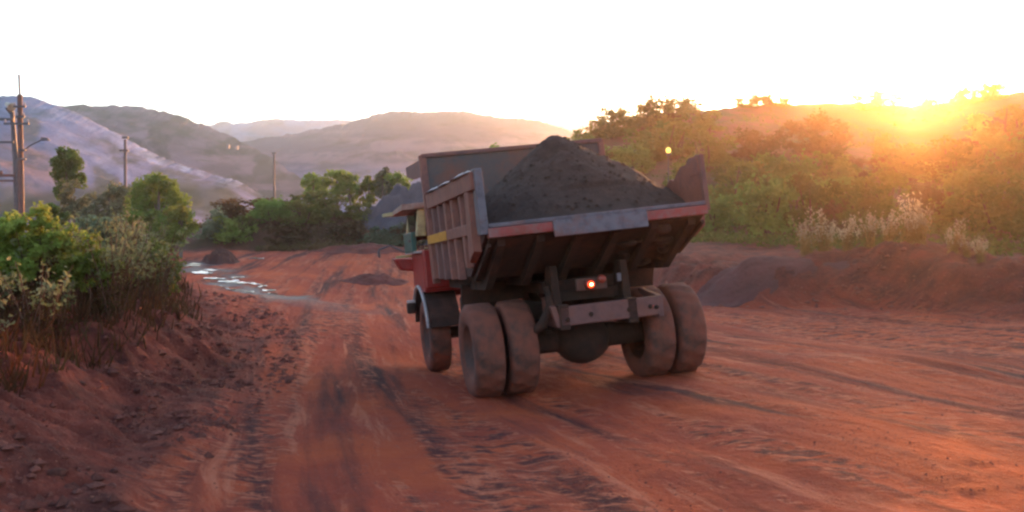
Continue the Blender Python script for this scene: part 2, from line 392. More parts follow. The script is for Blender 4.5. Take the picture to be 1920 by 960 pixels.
def terrain(x, y, fine=True):
    x = np.atleast_1d(np.asarray(x, float)); y = np.atleast_1d(np.asarray(y, float))
    far = sstep(150, 260, np.hypot(x, y))
    z = tps(np.clip(x, -160, 160), np.clip(y, -110, 170)) * (1 - far) + 2.0 * far
    th = x / np.maximum(y, 1.0); inf = y > 5
    # hill
    rd = np.interp(th, RTH, RD); rf = np.interp(th, RTH, RF); rz = CAMZ + (HOR - np.interp(th, RTH, RPY)) / FPX * rd
    s = (y - rf) / (rd - rf); wob = fbm(x * 0.05, y * 0.05, 31, 4)
    up = np.clip(s + wob * 0.10 * sstep(0.0, 0.3, s) * (1 - sstep(.75, 1, s)), 0, 1); up = up * (0.55 + 0.45 * up) * (1.0)
    up = np.where(s > 1, 1 - 0.35 * sstep(1, 3.0, s), up)
    hh = np.maximum(rz - 2.7, 0) * up * inf * sstep(2.4, 1.0, th)
    z = z + hh
    # earth bank
    bf = np.interp(th, BTH, BFD) + fbm(x * 0.35, y * 0.35, 5, 4) * 0.7; bh = np.interp(th, BTH, BHT, left=0) * (1 + 0.35 * fbm(x * 0.28, y * 0.28, 8, 3))
    on = sstep(0, 2.6, y - bf) * inf * sstep(0.95, 0.8, th)
    fall = sstep(0, 8, y - bf - 3.5)
    z = z + bh * on * (1 - 0.75 * fall) + (.42 * fbm(x * 1.0, y * 1.0, 55, 5, .62) * on * sstep(9, 5, y - bf) if fine else 0) * (bh > 0)
    # scrubby soil bank along the far side of the road
    mh = np.interp(th, MTH, MHT, left=0, right=0) * (1 + 0.3 * fbm(x * 0.15, y * 0.15, 18, 3))
    z = z + mh * sstep(0, 4.5, y - 49.5 - 1.5 * fbm(x * 0.2, y * 0.2, 19, 3)) * sstep(75, 62, y) * inf
    # left berm
    ins = (edge_x(y) - x) * 0.9 + 0.55 * fbm(x * 0.55, y * 0.55, 27, 4)
    berm = sstep(-.1, 2.1, ins) * np.interp(y, [4, 8, 12, 17, 24, 28, 33], [.45, .55, .72, .95, .95, .6, 0.0]) * sstep(-22, -12, x) * sstep(-12, 0, y)
    berm = berm * (1 + .25 * fbm(x * .8, y * .8, 28, 3))
    z = z + berm
    # roughness
    road = road_mask(x, y)
    z = z + fbm(x * 0.5, y * 0.5, 3, 4) * (0.05 + 0.13 * (1 - road))
    u, v = track(x, y)
    if fine:
        z = z + fbm(u * 1.5, v * 0.16, 21, 4) * 0.085 * road
        near = sstep(60, 20, np.hypot(x, y))
        z = z + near * (fbm(x * 3.2, y * 3.2, 41, 4, 0.6) * (0.018 + 0.10 * (1 - road) * (berm > .03) + 0.06 * (1 - road)))
    return z
def track(x, y):
    yy = np.clip(y, -20, 60) - 15
    return x + (0.21 + 0.018 * (np.clip(x, -12, 14) + 3)) * yy + 0.0, y + 0.25 * x
def road_mask(x, y):
    th = x / np.maximum(y, 1.0)
    bf = np.interp(th, BTH, BFD, left=60, right=17)
    r = sstep(1.5, -0.5, y - bf)
    left = sstep(-.1, .5, x - edge_x(y) + .5 * fbm(x * .8, y * .8, 29, 3))
    farb = sstep(50, 46, y)
    return r * np.where(y < 32, left, 1.0) * np.where(x < 8, farb, 1.0)
def zg(x, y): return float(terrain(x, y, False)[0])

def axis(stops):
    out = [stops[0][0]]
    for (a, da), (b, db) in zip(stops[:-1], stops[1:]):
        p = a
        while True:
            t = (p - a) / (b - a); p += da + (db - da) * min(1, max(0, t))
            if p >= b - 1e-6: break
            out.append(p)
        out.append(b)
    return np.array(out)
gx = axis([(-3000, 500), (-400, 60), (-90, 5), (-30, 0.9), (-12, 0.14), (-6, 0.085), (6, 0.085), (13, 0.2), (40, 0.7), (90, 2.5), (400, 60), (3000, 500)])
gy = axis([(-3000, 500), (-200, 40), (-20, 4), (4, 0.4), (7, 0.07), (14, 0.075), (24, 0.13), (50, 0.4), (125, 1.3), (400, 50), (3000, 300)])
GX, GY = np.meshgrid(gx, gy); fx, fy = GX.ravel(), GY.ravel()
fz = terrain(fx, fy)
road = road_mask(fx, fy)
th = fx / np.maximum(fy, 1.0)
rf = np.interp(th, RTH, RF)
vegm = np.clip(sstep(-7, 6, fy - rf) * (fx > -8) + sstep(46, 54, fy) * (fx <= -8), 0, 1) * (fy > 10)
uu, vv = track(fx, fy)
SEEP = np.array([at(340, 494, 40), at(390, 512, 36), at(440, 530, 33), at(530, 560, 29), at(640, 585, 26)])[:, :2]
wd_, wt_ = seg_dist(fx, fy, SEEP)
wet = sstep(1.3, .2, wd_ + 1.7 * fbm(fx * .9, fy * .5, 90, 4)) * np.interp(wt_, [0, 2.6, 4], [1, 1, .25])
me = np_mesh('ground', np.stack([fx, fy, fz], 1), grid_quads(len(gx), len(gy)), M['ground'], True,
             {'mask': np.stack([road, vegm, wet], 1), 'track': np.stack([uu, vv, np.zeros_like(uu)], 1)})
g = link_mesh('ground', me); tag(g, 'rutted red laterite haul road and banks', None, None, 'structure')

# ------------------------------------------------------------------ far hills
def far_hill(name, label, pts, D, wf, wb, colf, seed, amp=0.022, nx=520, ny=130, base=1.0):
    px = np.array([p[0] for p in pts], float); py = np.array([p[1] for p in pts], float)
    P = np.linspace(px[0], px[-1], nx); ry = np.interp(P, px, py); xr = (P - CX) / FPX * D; zr = CAMZ + (HOR - ry) / FPX * D
    zn = fbm(P * 0.10, P * 0 + seed, seed, 5, 0.6) * D * 0.0022
    T = np.linspace(-1, 1, ny); XX, TT = np.meshgrid(xr, T); ZR = np.meshgrid(zr, T)[0]; PP = np.meshgrid(P, T)[0]
    f = np.where(TT > 0, TT, 0); bk = np.where(TT < 0, -TT, 0)
    Y = D - f * wf + bk * wb
    prof = np.where(TT > 0, (1 - f) ** 1.15, (1 - bk * 0.8))
    ZN = np.meshgrid(zn, T)[0] * np.exp(-np.abs(TT) * 14)
    gul = ZN + fbm(XX / D * 26, TT * 9.0, seed + 3, 5, 0.55) * amp * ZR * (f * (1 - f) * 4) ** 0.7
    ter = (np.abs(((prof * 9 + fbm(XX / D * 6, TT, seed + 5, 3)) % 1) - 0.5) - 0.25) * 0.030 * ZR * (f > 0.06) * (f < 0.9)
    Z = base + (ZR - base) * prof + gul + ter
    XW = XX * Y / D * (0.35) + XX * 0.65
    v = np.stack([XW.ravel(), Y.ravel(), Z.ravel()], 1)
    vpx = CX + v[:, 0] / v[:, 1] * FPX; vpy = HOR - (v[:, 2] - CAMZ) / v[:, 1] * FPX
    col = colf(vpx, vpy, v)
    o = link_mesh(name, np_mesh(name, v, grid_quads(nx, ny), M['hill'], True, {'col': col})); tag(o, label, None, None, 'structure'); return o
def lerpc(a, b, t): return np.asarray(a)[None] * (1 - t[:, None]) + np.asarray(b)[None] * t[:, None]
def poly(px, py, L):
    return seg_dist(px, py, np.array(L, float))
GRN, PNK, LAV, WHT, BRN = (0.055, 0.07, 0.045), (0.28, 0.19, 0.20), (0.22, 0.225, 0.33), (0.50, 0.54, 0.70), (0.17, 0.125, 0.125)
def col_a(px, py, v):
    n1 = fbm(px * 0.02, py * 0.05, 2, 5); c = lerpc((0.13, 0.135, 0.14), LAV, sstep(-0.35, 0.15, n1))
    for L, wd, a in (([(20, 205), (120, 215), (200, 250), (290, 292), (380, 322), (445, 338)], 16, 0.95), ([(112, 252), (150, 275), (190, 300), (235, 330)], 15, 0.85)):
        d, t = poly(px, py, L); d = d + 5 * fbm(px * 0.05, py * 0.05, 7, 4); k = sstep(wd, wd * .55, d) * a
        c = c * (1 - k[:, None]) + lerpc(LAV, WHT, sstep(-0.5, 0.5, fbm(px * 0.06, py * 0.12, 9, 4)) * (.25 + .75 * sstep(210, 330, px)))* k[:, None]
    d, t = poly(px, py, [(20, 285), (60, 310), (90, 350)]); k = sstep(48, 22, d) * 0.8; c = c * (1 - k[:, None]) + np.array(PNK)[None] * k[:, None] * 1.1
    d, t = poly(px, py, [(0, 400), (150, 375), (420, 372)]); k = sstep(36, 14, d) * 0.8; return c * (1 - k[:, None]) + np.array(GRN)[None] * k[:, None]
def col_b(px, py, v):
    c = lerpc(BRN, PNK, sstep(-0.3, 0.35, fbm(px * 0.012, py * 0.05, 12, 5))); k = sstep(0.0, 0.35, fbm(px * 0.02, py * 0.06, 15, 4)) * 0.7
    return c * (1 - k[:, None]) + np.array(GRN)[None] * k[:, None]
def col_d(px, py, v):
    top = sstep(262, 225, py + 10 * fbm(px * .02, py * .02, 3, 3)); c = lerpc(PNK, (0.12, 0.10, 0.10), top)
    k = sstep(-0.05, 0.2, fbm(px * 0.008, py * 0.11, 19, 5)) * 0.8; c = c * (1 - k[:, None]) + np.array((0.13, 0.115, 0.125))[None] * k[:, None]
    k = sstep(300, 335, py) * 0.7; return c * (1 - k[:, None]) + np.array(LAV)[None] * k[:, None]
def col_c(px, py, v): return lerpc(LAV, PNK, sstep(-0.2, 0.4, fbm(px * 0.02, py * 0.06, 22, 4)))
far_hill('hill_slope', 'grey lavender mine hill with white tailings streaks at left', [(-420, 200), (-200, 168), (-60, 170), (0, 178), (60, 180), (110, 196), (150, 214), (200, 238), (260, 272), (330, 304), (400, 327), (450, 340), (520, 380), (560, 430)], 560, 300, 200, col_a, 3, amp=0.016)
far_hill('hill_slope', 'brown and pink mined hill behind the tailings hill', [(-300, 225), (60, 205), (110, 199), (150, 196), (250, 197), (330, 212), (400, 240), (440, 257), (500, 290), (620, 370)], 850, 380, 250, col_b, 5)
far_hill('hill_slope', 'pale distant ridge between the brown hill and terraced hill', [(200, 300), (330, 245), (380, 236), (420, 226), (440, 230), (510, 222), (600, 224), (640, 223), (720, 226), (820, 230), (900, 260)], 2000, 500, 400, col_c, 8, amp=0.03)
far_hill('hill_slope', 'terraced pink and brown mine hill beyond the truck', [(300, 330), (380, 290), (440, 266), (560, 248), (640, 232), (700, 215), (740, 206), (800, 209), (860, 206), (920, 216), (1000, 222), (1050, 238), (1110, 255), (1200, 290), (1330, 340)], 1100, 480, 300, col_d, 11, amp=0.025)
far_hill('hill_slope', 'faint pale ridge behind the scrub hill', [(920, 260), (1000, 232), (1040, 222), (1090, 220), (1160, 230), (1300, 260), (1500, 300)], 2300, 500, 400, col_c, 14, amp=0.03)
for px, py, lab in ((428, 272, 'left one of two tiny white huts on the pink far hillside'), (444, 274, 'right one of two tiny white huts on the pink far hillside')):
    p = at(px, py + 4, 640); t = empty('hut', tuple(p)); tag(t, lab, 'hut', 'huts on the far hillside')
    MB().box((0, 0, 0.2), (1.7, 2, 2.4)).build('wall', M['hut'], t)
    MB().prism_x([(-1.2, 1.4), (1.2, 1.4), (0, 2.0)], -1.0, 1.0).build('roof', M['hut'], t)

# ------------------------------------------------------------------ the dump truck
truck = empty('dump_truck'); truck.matrix_world = TM
tag(truck, 'dusty red mining dump truck driving away with a heaped load', 'dump truck')
ROLL = Matrix.Translation((0, 0, 1.2)) @ Matrix.Rotation(math.radians(-1.4), 4, 'Y') @ Matrix.Translation((0, 0, -1.2))
B = MB
HB = 1.74                                            # half width of the bed
YR, YF, ZT, ZB = -1.45, 2.9, 3.40, 1.98
# bed: floor with kicked-up tail, underside
floor = B()
floor.prism_x([(YR + .02, 2.62), (YR + .02, 2.50), (-0.15, 1.90), (2.9, 1.90), (2.9, 2.02), (-0.12, 2.02)], -HB + .06, HB - .06)
body = floor.build('dump_body', M['bodydark'], truck); body.matrix_local = ROLL
for sx in (-1, 1):
    wl = B()
    x0, x1 = sx * (HB - 0.055), sx * HB
    ZT = 3.52 if sx < 0 else 3.42
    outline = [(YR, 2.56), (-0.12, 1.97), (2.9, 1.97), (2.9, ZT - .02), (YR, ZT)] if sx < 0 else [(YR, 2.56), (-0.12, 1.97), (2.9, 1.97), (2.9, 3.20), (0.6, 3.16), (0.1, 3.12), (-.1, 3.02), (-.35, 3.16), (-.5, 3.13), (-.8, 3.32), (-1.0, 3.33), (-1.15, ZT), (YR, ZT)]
    wl.prism_x(outline, min(x0, x1), max(x0, x1)); wl.build('side_wall', M['wallshade'] if sx < 0 else M['body'], body)
    yr0, yz = (2.52, 0) if sx < 0 else (-1.12, 0)
    r = B(); r.prism_x([(YR - .02, ZT - .02), (yr0, ZT - .04), (yr0, ZT - .30), (YR - .02, ZT - .28)], min(sx * (HB - .07), sx * (HB + (.13 if sx < 0 else .03))), max(sx * (HB - .07), sx * (HB + (.13 if sx < 0 else .03))))
    r.build('top_rail', M['body'], body, 0.012)
    ys = [2.78, 2.18, 1.58, 0.96, 0.34, -0.36]
    for i, y in enumerate(ys):                       # ribs, each tapered, upper and lower length in one pressing
        q = B(); hw = 0.115 if i else 0.10; xa, xb = sx * (HB + .001), sx * (HB + .10)
        top = ZT - 0.29 if sx < 0 else 2.98
        lo = 1.93 if y > -0.2 else 2.12
        q.hexa([(xa, y - hw, lo), (xb, y - hw * .7, lo), (xb, y + hw * .7, lo), (xa, y + hw, lo)], [(xa, y - hw, top), (xb, y - hw * .7, top), (xb, y + hw * .7, top), (xa, y + hw, top)])
        q.build('side_rib', M['body'] if i not in (1, 2) else M['beam'], body, 0.01)
    q = B(); q.prism_x([(-0.95, 2.78), (2.85, 2.74), (2.85, 2.57), (-0.95, 2.61)], min(sx * (HB + .03), sx * (HB + .115)), max(sx * (HB + .03), sx * (HB + .115)))
    q.build('waist_rail', M['body'], body, 0.012)
    q = B(); q.prism_x([(0.95, 2.757), (2.87, 2.737), (2.87, 2.583), (0.95, 2.603)], min(sx * (HB + .117), sx * (HB + .122)), max(sx * (HB + .117), sx * (HB + .122)))
    st = q.build('yellow_stripe', M['yellow'], body); tag(st, 'chipped yellow stripe on the front half of the side')
    q = B(); xa, xb = sorted((sx * (HB - .05), sx * (HB + (.075 if sx < 0 else .03))))
    q.hexa([(xa, YR - .10, 2.58), (xb, YR - .10, 2.58), (xb, YR + .16, 2.58), (xa, YR + .16, 2.58)], [(xa, YR - .06, ZT + .02), (xb, YR - .06, ZT + .02), (xb, YR + .12, ZT + .02), (xa, YR + .12, ZT + .02)])
    q.build('corner_post', M['bare'] if sx < 0 else M['beam'], body, 0.015)
    q = B()                                          # big rear rib running down to the tail
    q.hexa([(sx * (HB + .002), -1.16, 2.34), (sx * (HB + .12), -1.12, 2.36), (sx * (HB + .12), -.72, 2.2), (sx * (HB + .002), -.66, 2.17)],
           [(sx * (HB + .002), -1.2, ZT - .15), (sx * (HB + .12), -1.16, ZT - .15), (sx * (HB + .12), -.9, ZT - .15), (sx * (HB + .002), -.86, ZT - .15)])
    q.build('rear_rib', M['body'], body, 0.01)
    for ya, yb in ((YR - .02, .0), (.12, 1.1), (1.25, 2.5)) if sx < 0 else ():   # pale dust lying along the rail in uneven strips
        vs = []; m_ = 12
        for k in range(m_ + 1):
            y = ya + (yb - ya) * k / m_; e = min(1, 4 * k / m_, 4 * (m_ - k) / m_) ; wl_ = (.06 + rnd.uniform(0, .02)) * (.5 + .5 * e); z0 = ZT - .022; cx_ = sx * (HB + .05)
            vs += [(cx_ - wl_ - .06, y, z0), (cx_ - .02, y, z0 + (.02 + rnd.uniform(.015, .05)) * (.3 + .7 * e)), (cx_ + wl_ + .03, y, z0)]
        fs = [(3 * k + i, 3 * k + i + 1, 3 * k + i + 4, 3 * k + i + 3) for k in range(m_) for i in (0, 1)]
        q = B(); q.add(vs, fs); q.build('dust_strip', M['pale'], body)
    q = B(); q.box((sx * (HB - .06), -0.9, 2.2), (.05, 1.1, .05), (math.radians(-24), 0, 0)); q.build('tail_gusset', M['bodydark'], body)
# front wall and canopy
q = B(); q.box((0, 2.95, 3.09), (2 * HB + .04, .08, 2.26)); q.build('front_wall', M['liner'], body, 0.01)
q = B(); q.box((0, 2.94, 4.24), (2 * HB + .10, .14, .08)); q.build('front_wall_rail', M['beam'], body, 0.015)
for sx in (-1, 1):
    q = B(); q.box((sx * (HB + .03), 2.96, 3.05), (.13, .16, 2.42)); q.build('front_post', M['body'], body, 0.015)
q = B(); q.prism_x([(2.98, 4.20), (5.05, 4.26), (5.05, 4.20), (2.98, 4.14)], -HB, HB); q.build('canopy', M['beam'], body)
for sx in (-1, 1):
    q = B(); q.prism_x([(2.98, 4.19), (5.05, 4.25), (5.05, 4.05), (4.2, 3.92), (3.3, 3.90), (2.98, 3.78)], min(sx * HB, sx * (HB + .05)), max(sx * HB, sx * (HB + .05))); q.build('canopy_skirt', M['beam'], body)
# tail lip: worn red strip in two lengths, bare steel plate in the middle
q = B(); q.box((0, YR - .06, 2.70), (2 * HB - .1, .10, .06)); q.build('lip_edge', M['bare'], body, 0.01)
q = B(); q.box((0, YR - .055, 2.595), (2 * HB - .06, .13, .14)); lip = q.build('tail_lip', M['lipred'], body, 0.012)
q = B(); q.box((-.02, YR - .145, 2.555), (1.46, .04, .24), (math.radians(-6), 0, 0)); pl = q.build('lip_plate', M['bare'], body, 0.01); tag(pl, 'bare blue grey steel plate at the middle of the tail lip')
q = B(); q.box((-1.0, YR - .127, 2.60), (1.1, .02, .06)); q.build('lip_stripe', M['lipred'], body)
# ribs under the tail and bed
for k, x in enumerate((-1.5, -0.9, -0.3, 0.3, 0.9, 1.5)):
    q = B(); q.prism_x([(YR + .03, 2.50), (-0.2, 1.89), (2.8, 1.89), (2.8, 1.74), (-0.22, 1.74), (YR + .06, 2.40)], x - .06, x + .06); q.build('floor_bearer', M['bodydark'], body)
for k in range(16):                                  # mud caked along the tail's lower edge
    q = B(); t = rnd.random(); x = rnd.uniform(.6, 1.7); q.ball((x, YR + .15 + t * 1.2, 2.42 - t * .56), (rnd.uniform(.08, .2), rnd.uniform(.08, .16), rnd.uniform(.05, .1)), 8, 6); q.build('caked_mud', M['bodydark'], body)
q = B(); q.box((0, 1.2, 1.66), (1.3, 3.0, .18)); q.build('sub_frame', M['bodydark'], body)

# chassis
for sx in (-1, 1):
    q = B(); q.box((sx * .55, 2.2, 1.20), (.16, 6.4, .38)); q.build('chassis_rail', M['bodydark'], truck, 0.01)
    q = B(); q.hexa([(sx * .50, -.78, 1.3), (sx * .64, -.78, 1.3), (sx * .64, -.3, 1.3), (sx * .50, -.3, 1.3)], [(sx * .52, -.70, 1.98), (sx * .63, -.70, 1.98), (sx * .63, -.42, 1.98), (sx * .52, -.42, 1.98)])
    q.build('pivot_bracket', M['bodydark'], truck, 0.012)
    q = B(); q.tube([(sx * .33, .9, 1.1), (sx * .33, 2.2, 1.85)], .09, 12); q.build('hoist_ram', M['bodydark'], truck)
q = B(); q.box((.2, -.93, 1.22), (1.62, .14, .30)); beam = q.build('rear_beam', M['beam'], truck, 0.02)
beam.rotation_euler = (0, math.radians(-.6), 0)
for x, z in ((-.5, 1.17), (-.12, 1.21), (.5, 1.21), (.85, 1.22), (.95, 1.2)):
    q = B(); q.lathe_x([(-.02, 0.0), (-.02, .035), (.02, .035), (.02, 0.0)], (0, 0, 0), 12); o = q.build('bolt_hole', M['bodydark'], beam); o.location = (x, -1.0, z); o.rotation_euler = (0, 0, math.radians(90))
for sx, xx in ((-1, -.62), (1, 1.02)):
    q = B(); q.hexa([(xx - .05, -.98, 1.05), (xx + .05, -.98, 1.05), (xx + .05, -.2, 1.05), (xx - .05, -.2, 1.05)], [(xx - .05 - .1 * (sx < 0), -.98, 1.38), (xx + .05 - .1 * (sx < 0), -.98, 1.38), (xx + .05, -.2, 1.5), (xx - .05, -.2, 1.5)])
    q.build('beam_end_bracket', M['beam'], truck, 0.015)
q = B(); q.tube([(-.68, -.6, 1.66), (-.72, -.85, 1.38), (-.85, -.8, 1.12), (-.98, -.5, .95)], [.05, .07, .08, .06], 8); q.build('tow_link', M['bodydark'], truck)
q = B(); q.box((0, -.55, 1.50), (1.0, .08, .16)); q.build('cross_member', M['bodydark'], truck, 0.01)
# tail lamp cluster
q = B(); q.box((-.02, -.80, 1.66), (.50, .06, .19)); lp = q.build('lamp_bracket', M['rim'], truck, 0.012)
q = B(); q.lathe_x([(-.02, 0), (-.02, .09), (.03, .085), (.05, .06), (.06, 0)], (0, 0, 0), 20); o = q.build('tail_light', M['lens'], truck); o.location = (-.06, -.86, 1.655); o.rotation_euler = (0, 0, math.radians(-90))
q = B(); q.ball((0, 0, 0), (.055, .03, .055), 12, 8); bl = q.build('lit_lens', M['lampred'], truck); bl.location = (-.06, -.91, 1.655)
q = B(); q.ball((0, 0, 0), (.025, .02, .02), 10, 6); bh = q.build('bulb', M['lamphot'], bl); bh.location = (0, -.022, 0)
q = B(); q.lathe_x([(-.02, 0), (-.02, .07), (.03, .065), (.04, 0)], (0, 0, 0), 16); o = q.build('unlit_lens', M['lens'], truck); o.location = (.14, -.85, 1.72); o.rotation_euler = (0, 0, math.radians(-90))
q = B(); q.box((.44, -.80, 1.72), (.07, .05, .13)); q.build('reflector', M['bare'], truck, 0.01)
# axle
q = B(); q.tube([(-1.3, 0, .74), (-.5, 0, .78), (.5, 0, .78), (1.3, 0, .74)], [.15, .2, .2, .15], 16); q.build('rear_axle', M['bodydark'], truck)
q = B(); q.ball((-.02, -.05, .76), (.46, .44, .40), 24, 14); q.lathe_x([(-.06, .3), (-.06, .36), (.06, .36), (.06, .3)], (-.02, -.05, .76), 24); q.build('differential', M['bodydark'], truck)
for sx in (-1, 1):
    q = B()
    for k in range(5): q.box((sx * .72, .1, .98 + k * .035), (.10, 1.5 - k * .22, .03))
    q.build('leaf_spring', M['bodydark'], truck)
q = B(); q.tube([(0, .2, .8), (0, 3.6, 1.0)], .09, 10); q.build('drive_shaft', M['bodydark'], truck)
q = B(); q.box((-1.10, 2.25, 1.22), (.62, 1.2, .62)); q.build('fuel_tank', M['bodydark'], truck, 0.06)
q = B(); q.box((1.10, 2.25, 1.22), (.62, 1.2, .62)); q.build('battery_box', M['bodydark'], truck, 0.03)
for sx in (-1, 1):
    q = B(); q.box((sx * 1.18, .95, 1.62), (1.1, .05, .35), (math.radians(20), 0, 0)); q.build('mudflap', M['bodydark'], truck)

def wheel(x, y, z, R, W, face):                      # face = -1/+1: which side shows the dished rim
    t = empty('wheel', (x, y, z), 0, truck)
    h = W / 2
    prof = [(-h * .80, R * .56), (-h * .96, R * .64), (-h, R * .80), (-h * .93, R * .93), (-h * .78, R * .99), (-h * .3, R), (h * .3, R), (h * .78, R * .99), (h * .93, R * .93), (h, R * .80), (h * .96, R * .64), (h * .80, R * .56)]
    n = 72
    def jag(k, j):
        if 4 <= j <= 7: return -0.03 if (k // 2 + (1 if j > 5 else 0)) % 2 else 0.0
        return 0.0
    B().lathe_x(prof, (0, 0, 0), n, True, jag).build('tyre', M['tyre'], t)
    B().lathe_x([(-h * .85, R * .57), (-h * .3, R * .50), (0, R * .30), (h * .05, 0.02), (-h * .05 - .03, 0.0)], (0, 0, 0), 32).build('rim', M['rim'], t) if face < 0 else B().lathe_x([(h * .85, R * .57), (h * .3, R * .50), (0, R * .30), (-h * .05, 0.02), (h * .05 + .03, 0.0)], (0, 0, 0), 32).build('rim', M['rim'], t)
    q = B(); q.lathe_x([(-h * .5 * 1, 0.0), (-h * .5, R * .17), (h * .5, R * .19), (h * .5, 0.0)], (0, 0, 0), 20); q.build('hub', M['rim'], t)
    return t
RR = 0.755
for sx in (-1, 1):
    wheel(sx * 1.67, 0, RR - .01, RR, .47, sx); wheel(sx * 1.13, 0, RR - .01, RR, .47, sx)
    wheel(sx * 1.68, 4.3, .735, .745, .42, sx)
q = B(); q.tube([(-1.5, 4.3, .75), (1.5, 4.3, .75)], .12, 10); q.build('front_axle', M['bodydark'], truck)

# cab and bonnet, only its left edge shows past the bed
cabx0, cabx1 = -2.04, 1.2
q = B(); q.box(((cabx0 + .12 + cabx1) / 2, 4.25, 2.05), (cabx1 - cabx0 - .12, 1.5, .75)); q.build('cab_lower', M['cabred'], truck, 0.05)
q = B(); q.hexa([(-1.92, 3.55, 1.62), (-1.2, 3.55, 1.62), (-1.2, 4.0, 1.62), (-1.92, 4.0, 1.62)], [(-1.90, 3.5, 2.45), (-1.2, 3.5, 2.45), (-1.2, 4.0, 2.45), (-1.90, 4.0, 2.45)]); q.build('rear_panel', M['cabred'], truck, 0.03)
q = B(); q.box((-2.02, 4.3, 2.62), (.10, 1.1, .40)); dr = q.build('cab_door', M['teal'], truck, 0.02)
q = B(); q.box((0, 0, 0), (.03, .18, .04)); o = q.build('door_handle', M['bare'], dr); o.location = (-2.085, 4.0, 2.65)
q = B(); q.box((-1.97, 4.3, 2.42), (.16, 1.3, .04)); q.build('door_trim', M['pale'], truck)
q = B(); q.box((-1.92, 4.35, 3.00), (.06, .98, .42)); q.build('cab_window', M['glass'], truck)
q = B(); q.box((-.35, 4.3, 2.95), (3.0, 1.25, .55)); q.build('cab_upper', M['bodydark'], truck, 0.03)
for y in (3.62, 4.95):
    q = B(); q.hexa([(-2.0, y - .09, 2.72), (-1.80, y - .09, 2.72), (-1.80, y + .09, 2.72), (-2.0, y + .09, 2.72)], [(-1.92, y - .06, 3.3), (-1.78, y - .06, 3.3), (-1.78, y + .06, 3.3), (-1.92, y + .06, 3.3)]); q.build('cab_pillar', M['cream'], truck, 0.02)
q = B(); q.box((-.5, 4.35, 3.31), (3.1, 1.75, .12)); q.build('cab_roof', M['roofcream'], truck, 0.04)
q = B(); q.prism_x([(3.5, 3.25), (5.4, 3.22), (5.4, 3.28), (3.5, 3.36)], -2.24, -1.9); q.build('sun_visor', M['roofcream'], truck)
q = B(); q.hexa([(-2.42, 5.0, 3.22), (-2.2, 4.9, 3.22), (-2.2, 5.3, 3.22), (-2.42, 5.25, 3.22)], [(-2.42, 5.0, 3.28), (-2.2, 4.9, 3.30), (-2.2, 5.3, 3.30), (-2.42, 5.25, 3.28)]); q.build('visor_tip', M['cream'], truck)
q = B(); q.box((-.2, 5.5, 1.95), (2.4, 1.3, 1.0)); q.build('bonnet', M['cabred'], truck, 0.08)
q = B(); q.hexa([(-2.15, 5.0, 2.08), (-1.75, 5.0, 2.02), (-1.75, 5.4, 2.02), (-2.15, 5.4, 2.08)], [(-2.28, 5.0, 2.34), (-1.8, 5.0, 2.30), (-1.8, 5.4, 2.30), (-2.28, 5.4, 2.34)]); q.build('wing_lamp', M['cabred'], truck, 0.04)
q = B(); q.box((-2.05, 4.98, 2.36), (.40, .03, .05)); q.build('wing_lamp_trim', M['cream'], truck)
q = B(); q.tube([(-2.0, 5.3, 2.45), (-2.3, 5.35, 2.62), (-2.55, 5.3, 2.55)], .018, 6); ma = q.build('mirror_arm', M['polegrey'], truck)
q = B(); q.box((-2.55, 5.28, 2.46), (.05, .09, .15)); q.build('mirror', M['bare'], truck, 0.02)
for sx in (-1, 1):                                   # front mudguards
    q = B(); n = 14; ins = []; outs = []
    for k in range(n + 1):
        a = math.radians(12 + 0 * k) + math.radians(158) * k / n; ins.append((4.3 + .86 * math.cos(a), .78 + .90 * math.sin(a))); outs.append((4.3 + .90 * math.cos(a), .78 + .95 * math.sin(a)))
    xa, xb = sorted((sx * 1.30, sx * 1.93)); vs = []; fs = []
    for k in range(n + 1): vs += [(xa, *ins[k]), (xb, *ins[k]), (xb, *outs[k]), (xa, *outs[k])]
    for k in range(n):
        a, b = 4 * k, 4 * k + 4
        for i in range(4): fs.append((a + i, a + (i + 1) % 4, b + (i + 1) % 4, b + i))
    fs += [(0, 3, 2, 1), (4 * n, 4 * n + 1, 4 * n + 2, 4 * n + 3)]; q.add(vs, fs); q.build('mudguard', M['guard'], truck)
    q = B(); q.tube([(sx * 1.945, *outs[k]) for k in range(2, n + 1)], .035, 8); q.build('mudguard_edge', M['guardedge'], truck)
    q = B(); q.box((sx * 2.02, 4.95, 1.28), (.18, .22, .22)); q.build('side_lamp', M['bodydark'], truck, 0.03)
    q = B(); q.box((sx * 2.02, 4.95, 1.42), (.16, .18, .05)); q.build('side_lamp_cap', M['pale'], truck, 0.01)

# ------------------------------------------------------------------ ore heap lying in the bed
ORE_PK = (0.12, 0.75, 4.18)
def ore_h(x, y):
    d = np.hypot((x - ORE_PK[0]) / np.where(x > ORE_PK[0], 1.06, 0.88), (y - ORE_PK[1]) / np.where(y > ORE_PK[1], 1.0, 1.02))
    z = ORE_PK[2] - 0.72 * (np.sqrt(d * d + 0.025) - 0.158)
    z = z + 0.07 * fbm(x * 1.6, y * 1.6, 61, 5, 0.6) + 0.03 * fbm(x * 7, y * 7, 62, 4, .6)
    z = z - 0.16 * np.exp(-(((x + .12) / .20) ** 2 + ((y - 0.28) / .22) ** 2))
    return np.maximum(z, 2.62 + 0.05 * fbm(x * 3, y * 3, 63, 3))
nx, ny = 120, 130
X, Y = np.meshgrid(np.linspace(-HB + .06, HB - .06, nx), np.linspace(YR + .06, 2.88, ny)); Z = ore_h(X, Y)
Z = np.minimum(Z, np.where(Y < YR + .75, 2.70 + (Y - YR) * 0.62, 9)) 
V = np.stack([X.ravel(), Y.ravel(), Z.ravel()], 1)
ore = link_mesh('ore_heap', np_mesh('ore_heap', V, grid_quads(nx, ny), M['ore'], True)); ore.matrix_world = TM @ ROLL
tag(ore, 'dark grey brown iron ore heaped to a peak in the truck bed', 'ore heap')
